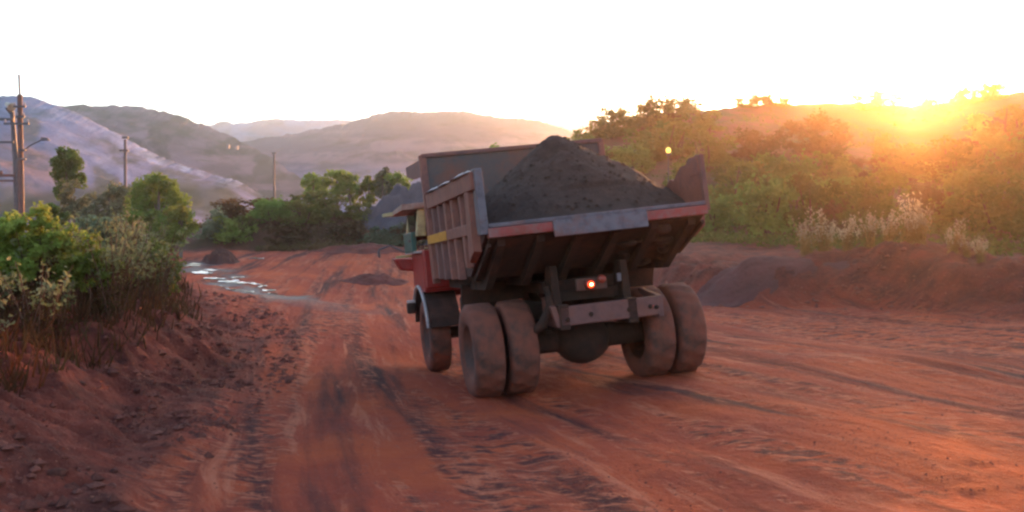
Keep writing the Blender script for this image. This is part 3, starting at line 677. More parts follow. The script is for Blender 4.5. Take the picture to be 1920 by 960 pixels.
lumps = B()
for k in range(420):
    x = rnd.uniform(-1.6, 1.6); y = rnd.uniform(-1.3, 2.5); z = float(ore_h(np.array([x]), np.array([y]))[0]); z = min(z, 2.70 + (y - YR) * .62) if y < YR + .75 else z
    r = rnd.choice((.02, .025, .03, .045)); lumps.ball((x, y, z), (r, r * rnd.uniform(.6, 1.2), r * .7), 5, 3)
lo = lumps.build('ore_lumps', M['ore'], ore); lo['kind'] = 'stuff'

# ------------------------------------------------------------------ plants
def ray_ground(px, py, tmin=6, tmax=160):            # where the line of sight of a photo pixel meets the ground
    t = np.geomspace(tmin, tmax, 700); v = c2w(((px - CX) / FPX, (py - CY) / FPX, 1.0))
    P = v[None] * t[:, None]; P[:, 2] += CAMZ; h = terrain(P[:, 0], P[:, 1], False); k = np.argmax(P[:, 2] < h)
    if (P[:, 2] < h).any(): return P[k], t[k]
    return ray_ground(px, py + 2, tmin, tmax) if py < 460 else (P[-1], t[-1])
def on_ground(px, d):
    x = xat(px, d); return np.array([x, d, zg(x, d)])

def leaves_np(P, L, W, g, up=0.25):
    n = len(P); d = g.normal(size=(n, 3)); d[:, 2] += up; d /= np.linalg.norm(d, axis=1)[:, None]
    a = g.normal(size=(n, 3)); s = np.cross(d, a); s /= np.linalg.norm(s, axis=1)[:, None]
    l = (L * g.uniform(0.6, 1.3, n))[:, None]; w = (W * g.uniform(0.6, 1.3, n))[:, None]
    nn = np.cross(d, s) * l * 0.18
    v = np.stack([P - d * l * .5, P + s * w * .5 + nn, P + d * l * .5, P - s * w * .5 + nn], 1).reshape(-1, 3)
    return v, np.arange(4 * n).reshape(-1, 4)
def crown_pts(blobs, n, g, sub=9, loose=1.0):
    out = []; vol = np.array([b[3] * b[4] * b[5] for b in blobs]) ** 0.75; vol = vol / vol.sum()
    for b, k in zip(blobs, vol):
        m = max(8, int(n * k)); c = np.array(b[:3]); r = np.array(b[3:6])
        cd = g.normal(size=(sub, 3)); cd /= np.linalg.norm(cd, axis=1)[:, None]; cr = g.uniform(0.25, 0.95, sub)[:, None] * (1 + (loose - 1) * .35)
        ctr = cd * cr; pick = g.integers(0, sub, m); sz = g.uniform(0.30, 0.58, sub) / loose ** .5
        q = g.normal(size=(m, 3)); q /= np.linalg.norm(q, axis=1)[:, None]; q *= (g.uniform(0, 1, m) ** 0.45)[:, None]
        out.append(c + (ctr[pick] + q * sz[pick][:, None]) * r)
    return np.concatenate(out)
def crown_mesh(name, blobs, n, L, W, mat, seed, up=0.25, sub=9, loose=1.0):
    g = np.random.default_rng(seed); v, q = leaves_np(crown_pts(blobs, n, g, sub, loose), L, W, g, up); return np_mesh(name, v, q, mat)
def stem_mesh(name, tips, r0, mat, base=(0, 0, 0), seed=0, n=5):
    q = MB(); r = random.Random(seed)
    for t in tips:
        b = Vector(base) + Vector((r.uniform(-.5, .5), r.uniform(-.5, .5), 0)) * r0 * 3; t = Vector(t); m = b.lerp(t, .5) + Vector((r.uniform(-1, 1), r.uniform(-1, 1), .4)) * (t - b).length * .08
        q.tube([b, m, t], [r0, r0 * .65, r0 * .25], n)
    return q.mesh(name, mat)

def bush_kind(mat, seed, blobs, n=1500, L=0.20, W=0.10, stems=5, sub=9):
    g = random.Random(seed); cm = crown_mesh('foliage', blobs, n, L, W, M[mat], seed, 0.25, sub)
    tips = [(b[0], b[1], b[2] + b[5] * .3) for b in blobs][:8]
    return cm, stem_mesh('stem', tips, 0.022, M['redstem'], (0, 0, -.15), seed)
def unit_blobs(seed, k, tall=1.0):                  # a bush about 1 m high and 1 m wide
    g = random.Random(seed); out = [(0, 0, .42 * tall, .36, .36, .42 * tall), (.12, -.1, .2, .38, .34, .22), (-.14, .1, .2, .36, .36, .22)]
    for i in range(k):
        a = g.uniform(0, 6.28); d = g.uniform(.12, .36); z = g.uniform(.2, .82) * tall; r = g.uniform(.12, .24)
        out.append((d * math.cos(a), d * math.sin(a), z, r, r, r * g.uniform(.8, 1.2)))
    return out
KINDS = []
for mat, sd_, k, tall in (('olive', 1, 7, 1.0), ('green', 2, 8, 1.0), ('olive', 3, 9, 1.15), ('rust', 4, 7, .9), ('greyleaf', 5, 7, 1.0), ('dark', 6, 8, 1.1), ('lime', 7, 6, .9)):
    KINDS.append((mat,) + bush_kind(mat, sd_, unit_blobs(sd_, k, tall), 1700, 0.085, 0.05))
def put_bush(kind, p, sx, sz, label, group=None, name='bush', cat='bush'):
    t = empty(name, (p[0], p[1], p[2] - (0.04 if kind != 5 else .22) * sz), rnd.uniform(0, 6.28)); tag(t, label, cat, group)
    for nm, me in (('foliage', KINDS[kind][1]), ('stem', KINDS[kind][2])):
        o = link_mesh(nm, me, None, t); o.scale = (sx, sx, sz)
    return t
def bush_at(px, py, wpx, hpx, kind, label, group=None, name='bush', d=None):
    if d is None: p, d = ray_ground(px, py)
    else: p = on_ground(px, d)
    k = d / FPX; return put_bush(kind, p, wpx * k, hpx * k, label, group, name)

# scrub on the right hill: the ones that can be told apart
HILL = [
 (1150, 262, 90, 62, 2, 'rounded bush on the left shoulder between two smaller ones'), (1205, 242, 80, 50, 2, 'skyline bush right of the spiky one'), (1268, 228, 80, 48, 2, 'dense skyline bush left of the leaning one'),
 (1215, 290, 100, 62, 1, 'green bush below the tall olive bush right of the heap'), (1110, 322, 90, 60, 0, 'olive bush low behind the right end of the truck front wall'), (1325, 250, 80, 50, 0, 'olive bush at the top of the bare slope edge'),
 (1095, 292, 70, 60, 1, 'bush at the left end of the scrub hill above the heap'), (1120, 262, 60, 45, 2, 'small olive bush on the left shoulder of the scrub hill'),
 (1172, 222, 45, 36, 2, 'spiky bush standing up on the skyline above the ore heap'), (1185, 330, 110, 75, 1, 'green bush just right of the ore heap'),
 (1240, 250, 95, 70, 2, 'tall olive bush under the skyline right of the ore heap'), (1292, 212, 60, 32, 2, 'skyline bush leaning out above the amber lamp'),
 (1262, 300, 120, 80, 0, 'olive bush behind the amber lamp'), (1330, 322, 130, 90, 0, 'broad olive bush right of the truck bed corner'),
 (1400, 200, 80, 26, 5, 'low skyline scrub left of the middle of the right hill'), (1455, 200, 90, 28, 5, 'low brown skyline bush between two smaller ones'),
 (1625, 204, 90, 44, 5, 'skyline bush just left of the sun glow'), (1668, 204, 80, 34, 5, 'small skyline bush within the sun glow'),
 (1735, 206, 90, 30, 5, 'low skyline bush right of the sun glow'), (1800, 194, 80, 40, 5, 'skyline bush third from the right edge'), (1838, 190, 70, 38, 5, 'skyline bush second from the right edge'),
 (1866, 186, 60, 44, 5, 'narrow skyline tree nearest the right edge'),
 (1345, 436, 110, 90, 1, 'green bush beside the right end of the tail lip'), (1440, 442, 150, 150, 1, 'large pale green bush second in the row at the hill foot'),
 (1395, 400, 120, 110, 0, 'olive bush above the two leftmost bushes of the hill foot'), (1520, 438, 140, 130, 0, 'round olive bush behind the white plumed grass'),
 (1600, 436, 130, 110, 2, 'olive bush between two clumps of white plumed grass'), (1660, 430, 120, 120, 0, 'bush behind the tallest white plumes'),
 (1735, 428, 120, 100, 3, 'brown bush between the plume clumps and the right bushes'), (1790, 432, 140, 120, 2, 'olive bush behind the small right plume clump'),
 (1868, 438, 150, 130, 0, 'large olive bush second from the right edge at the hill foot'), (1930, 436, 130, 120, 2, 'olive bush cut by the right edge at the hill foot'),
 (1480, 372, 130, 110, 1, 'pale green bush in the second row above the white plumes'), (1560, 352, 120, 70, 2, 'olive bush in the second row below the sun glow'),
 (1700, 338, 150, 80, 0, 'wide olive bush midway up the hill under the sun'), (1800, 345, 150, 90, 2, 'olive bush midway up the right hill'), (1895, 330, 140, 110, 1, 'green bush midway up by the right edge'),
 (1905, 268, 120, 80, 0, 'olive bush high on the slope by the right edge'), (1420, 300, 120, 70, 3, 'brown bush on the bare slope left of the sun'), (1540, 290, 140, 90, 3, 'dark brown bush on the slope below the sun glow left side'),
]
for px, py, wp, hp, k, lab in HILL: bush_at(px, py, wp, hp, k, lab, 'bushes on the scrub hill')
n = 0; SCAT = []
while n < 66:
    px = rnd.uniform(1100, 1960); py = rnd.uniform(235, 440); p, d = ray_ground(px, py)
    if d > 120 or p[1] < 38: continue
    if 1320 < px < 1640 and 190 < py < 335: continue
    if py < 300 and rnd.random() < .5: continue
    k = rnd.choice((0, 0, 2, 2, 3, 1)); h = rnd.uniform(0.9, 2.3)
    SCAT.append((px, py, k, p, h)); n += 1
ORD = ('leftmost', 'second', 'third', 'fourth', 'fifth', 'sixth', 'seventh', 'eighth', 'ninth', 'tenth', 'eleventh', 'twelfth', 'thirteenth', 'fourteenth', 'fifteenth', 'sixteenth', 'seventeenth')
for k_ in range(22):                                # the scrub goes on past the right edge of the frame
    px = rnd.uniform(1990, 2700); py = rnd.uniform(260, 440); p, d = ray_ground(px, py); h = rnd.uniform(1.0, 2.2)
    if p[1] > 34: put_bush(rnd.choice((0, 2, 3, 1)), p, h * 1.4, h, 'bush on the scrub hillside past the right edge of the frame', 'bushes past the right edge')
CNT = {}
for px, py, k, p, h in sorted(SCAT, key=lambda a: a[0]):
    band = 'top' if py < 300 else 'middle' if py < 370 else 'bottom'; c = CNT.get((band, k), 0); CNT[(band, k)] = c + 1
    put_bush(k, p, h * rnd.uniform(1.1, 1.7), h, ORD[c] + (' from the left' if c else '') + ' of the scattered ' + {0: 'olive', 2: 'tall', 3: 'brown', 1: 'green'}[k] + ' bushes in the ' + band + ' hillside band', 'bushes on the scrub hill')
# low growth over the hillside and far banks: nobody could count it
g = np.random.default_rng(5); m = 34000
TH = g.uniform((1090 - CX) / FPX, (2900 - CX) / FPX, m); YY = g.uniform(34, 108, m); XX = TH * YY
upf = (YY - np.interp(TH, RTH, RF)) / (np.interp(TH, RTH, RD) - np.interp(TH, RTH, RF)); bare = (upf > .35 + .3 * fbm(XX * .05, YY * .05, 57, 3)) & (g.uniform(0, 1, m) < .88)
keep = ~bare & (YY > np.interp(TH, RTH, RF) - 5) & (YY < np.interp(TH, RTH, RD) + 2) & (fbm(XX * .12, YY * .12, 51, 4) > -0.08)
XX, YY = XX[keep], YY[keep]; ZZ = terrain(XX, YY, False)
P = np.stack([XX, YY, ZZ + 0.12], 1); P = np.repeat(P, 3, 0) + g.normal(size=(len(P) * 3, 3)) * (0.25, 0.25, 0.12)
v, q = leaves_np(P, 0.32, 0.16, g, 0.4)
tag(link_mesh('low_scrub', np_mesh('low_scrub', v, q, M['olive'])), 'low brown green growth over the hillside', None, None, 'stuff')
m = 9000; TH = g.uniform((120 - CX) / FPX, (900 - CX) / FPX, m); YY = g.uniform(47.5, 70, m); XX = TH * YY
keep = fbm(XX * .2, YY * .2, 52, 4) > -0.05; XX, YY = XX[keep], YY[keep]; ZZ = terrain(XX, YY, False)
P = np.stack([XX, YY, ZZ + 0.1], 1); P = np.repeat(P, 3, 0) + g.normal(size=(len(P) * 3, 3)) * (0.2, 0.2, 0.1)
v, q = leaves_np(P, 0.26, 0.12, g, 0.4)
tag(link_mesh('low_scrub', np_mesh('low_scrub', v, q, M['rust'])), 'low rusty growth over the far road bank', None, None, 'stuff')

# bushes and small trees beyond the far side of the road
for px, d, wp, hp, k, lab in (
 (405, 51, 90, 60, 4, 'grey green bush at the left end of the far bank'), (442, 50.5, 100, 62, 6, 'bright green bush on the far bank left of the broad ones'),
 (510, 52, 120, 62, 1, 'broad green bush in the middle of the far bank'), (570, 52, 110, 56, 0, 'broad olive bush right of the middle on the far bank'), (480, 56, 140, 48, 3, 'brown bush crowning the far bank below the thin pole'),
 (620, 53, 90, 55, 0, 'olive bush near the right end of the far bank'), (545, 50.5, 100, 50, 3, 'low rusty bush at the foot of the far bank'), (650, 51, 90, 45, 3, 'low rusty bush below the row of small trees'), (720, 50.5, 110, 50, 4, 'grey bush in front of the purple stockpile'),
 (425, 54, 90, 42, 3, 'brown bush behind the bright green one on the far bank'), (590, 55, 110, 55, 0, 'olive bush behind the broad pair on the far bank'), (675, 54, 80, 42, 0, 'olive bush under the leaning fourth tree'), (460, 51, 70, 40, 0, 'low olive bush between the bright green and the broad green bush'), (770, 51, 80, 45, 3, 'low rusty bush beside the truck cab')):
    bush_at(px, None, wp, hp, k, lab, 'bushes on the far road bank', 'bush', d)

def tree(label, px, d, blobs_px, mat, n, L, seed, base_py=None, name='tree', group=None, cat='tree', trunk=0.10, stemmat='bark', loose=1.0):
    p = on_ground(px, d); k = d / FPX; t = empty(name, tuple(p)); tag(t, label, cat, group)
    blobs = []; g = random.Random(seed)
    for b in blobs_px:
        x, y, rx, ry = b; blobs.append(((x - px) * k, g.uniform(-.5, .5) * rx * k, zat(y, d) - p[2], rx * k, rx * k * .9, ry * k))
    link_mesh('crown', crown_mesh('crown', blobs, int(n * (1.6 if loose == 1 else 1.0)), L, L * .6, M[mat], seed, .25, 12 if loose == 1 else 26, loose), None, t)
    q = MB(); top = max(b[2] for b in blobs); q.tube([(0, 0, -.3), (.05, 0, top * .35), (-.04, .03, top * .65), (.02, 0, top * .95)], [trunk, trunk * .8, trunk * .55, trunk * .2], 8)
    q.build('trunk', M[stemmat], t)
    q = MB()
    for b in blobs:
        s0 = Vector((0, 0, min(top * .5, max(.2, b[2] - b[5] * 1.2)))); e = Vector(b[:3]); q.tube([s0, s0.lerp(e, .5) + Vector((0, 0, .1)), e], [trunk * .45, trunk * .3, trunk * .1], 5)
    q.build('limb', M[stemmat], t); return t
tree('tall thin tree with a dark dense top beside the left poles', 128, 60, [(125, 300, 26, 20), (118, 325, 22, 24), (140, 320, 20, 22), (112, 355, 14, 22), (148, 340, 14, 16)], 'dark', 2600, .22, 3, group='trees left of the road')
tree('sparse greyish tree in front of the tall thin tree', 140, 56, [(130, 362, 22, 26), (150, 385, 26, 24), (128, 395, 20, 20)], 'greyleaf', 900, .2, 4, group='trees left of the road')
tree('big rounded green tree left of the road bend', 298, 45, [(300, 335, 30, 24), (275, 355, 34, 30), (325, 360, 32, 32), (290, 395, 46, 34), (335, 400, 32, 30), (255, 385, 26, 30), (300, 420, 50, 26), (262, 420, 34, 28), (340, 425, 30, 26)], 'green', 5200, .18, 5, group='trees left of the road')
tree('grey green tree left of the big rounded green tree', 205, 48, [(195, 375, 36, 26), (225, 365, 28, 24), (175, 400, 30, 28), (215, 410, 34, 30), (235, 400, 26, 26), (190, 425, 36, 26), (230, 432, 36, 26)], 'greyleaf', 3600, .18, 6, group='trees left of the road')
tree('small dark green shrub tree at the foot of the poles', 103, 40, [(103, 390, 20, 18), (92, 408, 16, 16), (116, 410, 16, 18)], 'dark', 1800, .14, 7, group='trees left of the road')
tree('low bright green tree at the foot of the big rounded tree', 338, 42, [(335, 405, 22, 20), (350, 425, 18, 18), (322, 432, 22, 18), (345, 400, 12, 12), (340, 446, 26, 16), (318, 446, 20, 14)], 'lime', 2200, .14, 8, group='trees left of the road')
for i, (px, ty, wd, mt, lab) in enumerate(((588, 335, 20, 'green', 'first small tree from the left in the row beyond the far bank'), (632, 328, 28, 'green', 'second small tree and the brightest in the row beyond the far bank'),
   (656, 338, 18, 'green', 'third small tree in the row beyond the far bank'), (692, 340, 20, 'lime', 'yellow green fourth tree in the row, leaning beside the gap'), (718, 330, 18, 'greyleaf', 'greyish fifth tree in the row beyond the far bank'), (745, 335, 22, 'green', 'sixth tree in the row, just left of the truck'),
   (925, 285, 16, 'green', 'lone small tree whose top shows above the truck front wall'))):
    tree(lab, px, 60, [(px, ty, wd, 14), (px - wd * .6, ty + 14, wd * .7, 14), (px + wd * .6, ty + 16, wd * .7, 16), (px, ty + 32, wd * .8, 14)], mt, 800, .22, 20 + i, group='small trees beyond the far bank')

# left bank: leafy shrubs and tall weeds
def shrub_near(px, d, blobs_px, mat, n, L, label, seed, stem='redstem', group='shrubs on the left bank'):
    return tree(label, px, d, blobs_px, mat, n, L, seed, name='shrub', group=group, cat='shrub', trunk=.022, stemmat=stem, loose=2.0)
shrub_near(40, 15.5, [(30, 430, 48, 30), (85, 410, 28, 22), (70, 450, 46, 34), (0, 445, 40, 40), (120, 455, 36, 28), (30, 490, 60, 34)], 'lime', 7500, .08, 'bright yellow green leafy shrub at the left edge', 31)
shrub_near(165, 15.8, [(150, 475, 36, 36), (185, 500, 34, 30), (140, 510, 40, 30)], 'lime', 3600, .075, 'smaller yellow green shrub right of the bright one', 32)
shrub_near(205, 24, [(190, 440, 36, 30), (165, 425, 22, 22), (225, 460, 30, 26)], 'greyleaf', 2200, .12, 'grey green shrub behind the yellow green ones', 33)
shrub_near(295, 22, [(290, 480, 34, 28), (318, 500, 24, 22), (265, 500, 34, 30), (310, 530, 22, 22)], 'olive', 2200, .10, 'olive shrub at the road end of the left bank', 34)
WEED = []
for sd_ in range(4):
    g2 = random.Random(100 + sd_); q = MB(); up = []; lowp = []
    for k in range(15):
        a = g2.uniform(0, 6.28); sp_ = g2.uniform(.1, .55); h = g2.uniform(.7, 1.25)
        b = Vector((g2.uniform(-.12, .12), g2.uniform(-.12, .12), -.05)); tp = Vector((math.cos(a) * sp_, math.sin(a) * sp_, h)); m_ = b.lerp(tp, .5) + Vector((0, 0, .12))
        q.tube([b, m_, tp], [.012, .009, .004], 4)
        for j in range(26):
            f = g2.uniform(.12, 1.02); c = b.lerp(m_, f * 2) if f < .5 else m_.lerp(tp, f * 2 - 1); c = c + Vector((g2.gauss(0, .05), g2.gauss(0, .05), g2.gauss(0, .03)))
            (up if f > .62 else lowp).append(c)
    g3 = np.random.default_rng(200 + sd_)
    v1, q1 = leaves_np(np.array(up), .10, .05, g3, .2); v2, q2 = leaves_np(np.array(lowp), .11, .035, g3, .1)
    WEED.append((np_mesh('leaf_tops', v1, q1, M['pale_leaf']), np_mesh('lower_leaves', v2, q2, M['rust']), q.mesh('stem', M['redstem'])))
WL = []
for i in range(66):
    kk = rnd.uniform(0.7, 6.6); bi = int(kk); c = BERM[bi] * (1 - (kk - bi)) + BERM[bi + 1] * (kk - bi)
    off = -abs(rnd.gauss(0, 1.5)) + .3; c = c + np.array([off, rnd.uniform(-.5, .5)]); WL.append((c, rnd.uniform(.7, 1.0) if c[1] < 15 else rnd.uniform(.8, 1.3)))
for i, (c, s_) in enumerate(WL):
    t = empty('tall_weed', (c[0], c[1], zg(c[0], c[1])), rnd.uniform(0, 6.28)); px = CX + c[0] / c[1] * FPX
    tag(t, 'tall weed with pale tips and rusty stems ' + ('among the others on the left bank' if px < 230 else 'at the road end of the left bank'), 'weed', 'tall weeds on the left bank')
    for nm, me_ in zip(('leaf_tops', 'lower_leaves', 'stem'), WEED[i % 4]):
        o = link_mesh(nm, me_, None, t); o.scale = (s_, s_, s_)
        if nm != 'stem': o['kind'] = 'stuff'
# dry grass at the feet of the weeds
g = np.random.default_rng(9); m = 7000; kk = g.uniform(0.6, 6.9, m); bi = kk.astype(int); fr = (kk - bi)[:, None]; c = BERM[bi] * (1 - fr) + BERM[np.minimum(bi + 1, len(BERM) - 1)] * fr
off = g.uniform(-3.6, .9, m) ; c = c + np.stack([off, g.uniform(-.9, .9, m)], 1); keep = fbm(c[:, 0] * .9, c[:, 1] * .9, 70, 3) > -.22; c = c[keep]; m = len(c)
zz = terrain(c[:, 0], c[:, 1], False); B0 = np.stack([c[:, 0], c[:, 1], zz - .02], 1)
hh = g.uniform(.10, .50, m)[:, None]; lean = g.normal(size=(m, 3)) * (.35, .35, 0) * hh; lean[:, 2] = hh[:, 0]; sd2 = g.normal(size=(m, 3)) * (1, 1, 0); sd2 /= np.linalg.norm(sd2, axis=1)[:, None]
wv = sd2 * .016; v = np.stack([B0 - wv, B0 + wv, B0 + lean * .6 + wv * .7, B0 + lean * .6 - wv * .7, B0 + lean + wv * .1, B0 + lean - wv * .1], 1).reshape(-1, 3); a = np.arange(m)[:, None] * 6
q = np.concatenate([a + np.array([[0, 1, 2, 3]]), a + np.array([[3, 2, 4, 5]])]); 
tag(link_mesh('dry_grass', np_mesh('dry_grass', v, q, M['drygrass'])), 'dry rusty grass at the feet of the weeds', None, None, 'stuff')

# white plumed grass on the right bank
PL = []
for sd_ in range(3):
    g2 = random.Random(300 + sd_); q = MB(); pts = []; low = []
    for k in range(16):
        a = g2.uniform(0, 6.28); sp_ = g2.uniform(.05, .42); h = g2.uniform(.55, 1.05); b = Vector((g2.uniform(-.1, .1), g2.uniform(-.1, .1), -.05)); tp = Vector((math.cos(a) * sp_, math.sin(a) * sp_, h))
        q.tube([b, b.lerp(tp, .5) + Vector((0, 0, .08)), tp], [.012, .009, .005], 4)
        for j in range(16): f = g2.uniform(.62, 1.12); pts.append(b.lerp(tp, f) + Vector((g2.gauss(0, .035), g2.gauss(0, .035), g2.gauss(0, .03))))
        for j in range(10): f = g2.uniform(.1, .7); low.append(b.lerp(tp, f) + Vector((g2.gauss(0, .06), g2.gauss(0, .06), 0)))
    g3 = np.random.default_rng(310 + sd_); v1, q1 = leaves_np(np.array(pts), .10, .034, g3, .8); v2, q2 = leaves_np(np.array(low), .22, .03, g3, .8)
    PL.append((np_mesh('plume', v1, q1, M['plume']), np_mesh('blade', v2, q2, M['straw']), q.mesh('stem', M['straw'])))
for i, (px, py, hp, lab) in enumerate(((1510, 462, 72, 'leftmost clump of white plumed grass on the right bank'), (1545, 462, 78, 'second clump of white plumed grass from the left'), (1590, 455, 66, 'third clump of white plumed grass, shorter and wide'),
   (1632, 452, 70, 'fourth clump of white plumed grass, just left of the tallest'), (1668, 448, 60, 'low plumed grass at the foot of the tallest clump'), (1704, 452, 92, 'tallest clump of white plumed grass on the right bank'), (1725, 452, 80, 'clump of white plumed grass leaning on the tallest'),
   (1790, 462, 58, 'bright white plumed grass right of the tallest clump'), (1812, 456, 44, 'small white plumes beside the bright clump, nearer the right edge'), (1838, 490, 50, 'stray white plumed grass nearest the right edge on the bank'))):
    d = float(np.interp(px, BPX, BFD)) + 3.4; p = on_ground(px, d); t = empty('plume_grass', tuple(p), rnd.uniform(0, 6)); tag(t, lab, 'grass clump', 'white plumed grass on the right bank'); s_ = hp / FPX * d
    for nm, me_ in zip(('plume', 'blade', 'stem'), PL[i % 3]):
        o = link_mesh(nm, me_, None, t); o.scale = (s_ * .9, s_ * .9, s_)
        if nm != 'stem': o['kind'] = 'stuff'

# ------------------------------------------------------------------ mounds, stockpile, clods, water
def mound(label, px, d, rx, ry, h, mat, seed, name='dirt_mound', cat='dirt mound', cone=False, group=None):
    cx_, cy_ = xat(px, d), d; n = 64; X, Y = np.meshgrid(np.linspace(-1.25, 1.25, n), np.linspace(-1.25, 1.25, n)); r = np.hypot(X, Y)
    r = r * (1 + 0.22 * fbm(X * 1.4, Y * 1.4, seed, 3)); pr = np.clip(1 - r, -.3, 1) if cone else (1 - sstep(0, 1.05, r)) - .12
    W_ = np.stack([cx_ + X.ravel() * rx, cy_ + Y.ravel() * ry], 1); base = terrain(W_[:, 0], W_[:, 1], False)
    Z = base + pr.ravel() * h + (fbm(X * 5, Y * 5, seed + 1, 4).ravel() * .40 * h) * np.clip(pr.ravel() * 4, 0, 1)
    Z = np.where(pr.ravel() <= 0, base - .10 - .3 * np.abs(pr.ravel()), Z)
    o0 = np.array([cx_, cy_, zg(cx_, cy_)]); v = np.stack([W_[:, 0], W_[:, 1], Z], 1) - o0
    o = link_mesh(name, np_mesh(name, v, grid_quads(n, n), M[mat], True), None, None, tuple(o0)); tag(o, label, cat, group); return o
mound('small dark spoil mound standing by the water seep', 415, 41, 1.05, .9, .62, 'mound', 1)
mound('long low red spoil heap left of the truck front wheel', 705, 36, 1.7, 1.0, .32, 'bank', 2)
mound('low wide red heap along the far side of the road', 690, 47, 3.2, 1.3, .45, 'bank', 3)
mound('purple grey ore stockpile rising behind the truck cab', 800, 55, 4.0, 3.6, 2.55, 'stock', 4, 'ore_stockpile', 'ore stockpile', True)
mound('purplish mound right of the rear wheels at the foot of the bank', 1415, 29.6, 2.4, 1.5, .28, 'spoil', 6)
CL = []
for s_ in range(5):
    q = MB(); q.ball((0, 0, 0), (1, .8, .6), 8, 6); me_ = q.mesh('clod', M['clod']); g2 = random.Random(s_)
    for vv in me_.vertices: vv.co *= g2.uniform(.72, 1.2)
    CL.append(me_)
for i in range(70):
    kk = rnd.uniform(0.3, 6.5); bi = int(kk); c = BERM[bi] * (1 - kk + bi) + BERM[bi + 1] * (kk - bi); c = c + np.array([rnd.uniform(.3, 2.6), 0]); r = rnd.uniform(.03, .085) * (1.25 if rnd.random() < .2 else 1)
    o = link_mesh('clod', CL[i % 5], None, None, (c[0], c[1], float(terrain(c[0], c[1])[0]) - r * .12)); o.scale = (r * rnd.uniform(.8, 1.5), r, r * rnd.uniform(.7, 1.1)); o.rotation_euler = (rnd.uniform(-.4, .4), rnd.uniform(-.4, .4), rnd.uniform(0, 6))
    tag(o, 'loose red clod lying on the slope of the left bank', 'clod', 'loose clods on the left bank')
g = np.random.default_rng(16); m = 9000; kk = g.uniform(0, 6.9, m); bi = kk.astype(int); fr = (kk - bi)[:, None]; c = BERM[bi] * (1 - fr) + BERM[np.minimum(bi + 1, 7)] * fr; c[:, 0] += g.uniform(-2.5, 3.2, m)
m2 = 1800; th2 = g.uniform(BTH[1], BTH[-2], m2); y2 = np.interp(th2, BTH, BFD) + g.uniform(-.8, 3.2, m2); c = np.concatenate([c, np.stack([th2 * y2, y2], 1)]); keep = fbm(c[:, 0] * .9, c[:, 1] * .9, 72, 3) + g.uniform(-.3, .3, len(c)) > 0; c = c[keep]; m = len(c)
zz = terrain(c[:, 0], c[:, 1]); r = (.018 + .065 * g.uniform(0, 1, m) ** 4)[:, None, None]; oct_ = np.array([[1, 0, 0], [0, 1, 0], [-1, 0, 0], [0, -1, 0], [0, 0, .7], [0, 0, -.7]]); jit = 1 + g.uniform(-.45, .45, (m, 6, 3))
v = (oct_[None] * r * jit * g.uniform(.7, 1.5, (m, 1, 3)) + np.c_[c, zz][:, None]).reshape(-1, 3); f = np.array([[0, 1, 4], [1, 2, 4], [2, 3, 4], [3, 0, 4], [1, 0, 5], [2, 1, 5], [3, 2, 5], [0, 3, 5]])
tag(link_mesh('rubble', np_mesh('rubble', v, (np.arange(m)[:, None, None] * 6 + f[None]).reshape(-1, 3), M['clod'])), 'crumbled red earth on the banks', None, None, 'stuff')
g = np.random.default_rng(15); m = 14000; PX = g.uniform(-100, 2020, m); D = 8 + 24 * g.uniform(0, 1, m) ** 1.6; X = (PX - CX) / FPX * D
clus = fbm(X * .8, D * .5, 71, 4); keep = clus + g.uniform(-.3, .3, m) > 0.0; X, D = X[keep], D[keep]; m = len(X); Z = terrain(X, D)
r = (.005 + .012 * g.uniform(0, 1, m) ** 3)[:, None, None]; oct_ = np.array([[1, 0, 0], [0, 1, 0], [-1, 0, 0], [0, -1, 0], [0, 0, .7], [0, 0, -.7]]); jit = 1 + g.uniform(-.35, .35, (m, 6, 1))
v = (oct_[None] * r * jit + np.stack([X, D, Z], 1)[:, None]).reshape(-1, 3); f = np.array([[0, 1, 4], [1, 2, 4], [2, 3, 4], [3, 0, 4], [1, 0, 5], [2, 1, 5], [3, 2, 5], [0, 3, 5]])
q = (np.arange(m)[:, None, None] * 6 + f[None]).reshape(-1, 3)
tag(link_mesh('gravel', np_mesh('gravel', v, q, M['clod'])), 'fine gravel and crumbs on the road', None, None, 'stuff')
PUD = [(352, 500, 30, 6), (366, 497, 20, 3), (380, 513, 34, 5), (405, 522, 38, 5), (430, 528, 30, 5), (452, 532, 24, 4), (436, 544, 26, 4), (478, 534, 20, 3), (505, 546, 22, 4), (513, 553, 16, 3), (468, 549, 16, 3), (395, 508, 18, 3), (420, 538, 14, 3), (492, 540, 14, 3), (446, 520, 22, 3), (480, 486, 30, 2), (400, 494, 20, 2), (620, 470, 46, 1.6), (560, 468, 30, 1.5)]
for i, (px, py, wp, hp) in enumerate(PUD):
    p, d = ray_ground(px, py); k = d / FPX; n = 40; v = [(p[0], p[1])]; sl_ = 9.0
    for j in range(n):
        a = 2 * math.pi * j / n; r = 1 + .45 * math.sin(3 * a + i) * .5 + .3 * math.sin(5 * a + 2 * i) * .5; v.append((p[0] + math.cos(a) * wp * k * .5 * r + .25 * math.sin(a) * hp * k * sl_ * .3, p[1] + math.sin(a) * hp * k * sl_ * .5 * r))
    v = np.array(v); z = terrain(v[:, 0], v[:, 1]); v3 = np.c_[v, np.maximum(z, np.median(z) - .02) * .4 + z * .6 + .022]
    f = [(0, 1 + j, 1 + (j + 1) % n) for j in range(n)]
    o = link_mesh('puddle', np_mesh('puddle', v3, f, M['water'], True)); tag(o, 'shallow muddy water on the road', None, None, 'structure')

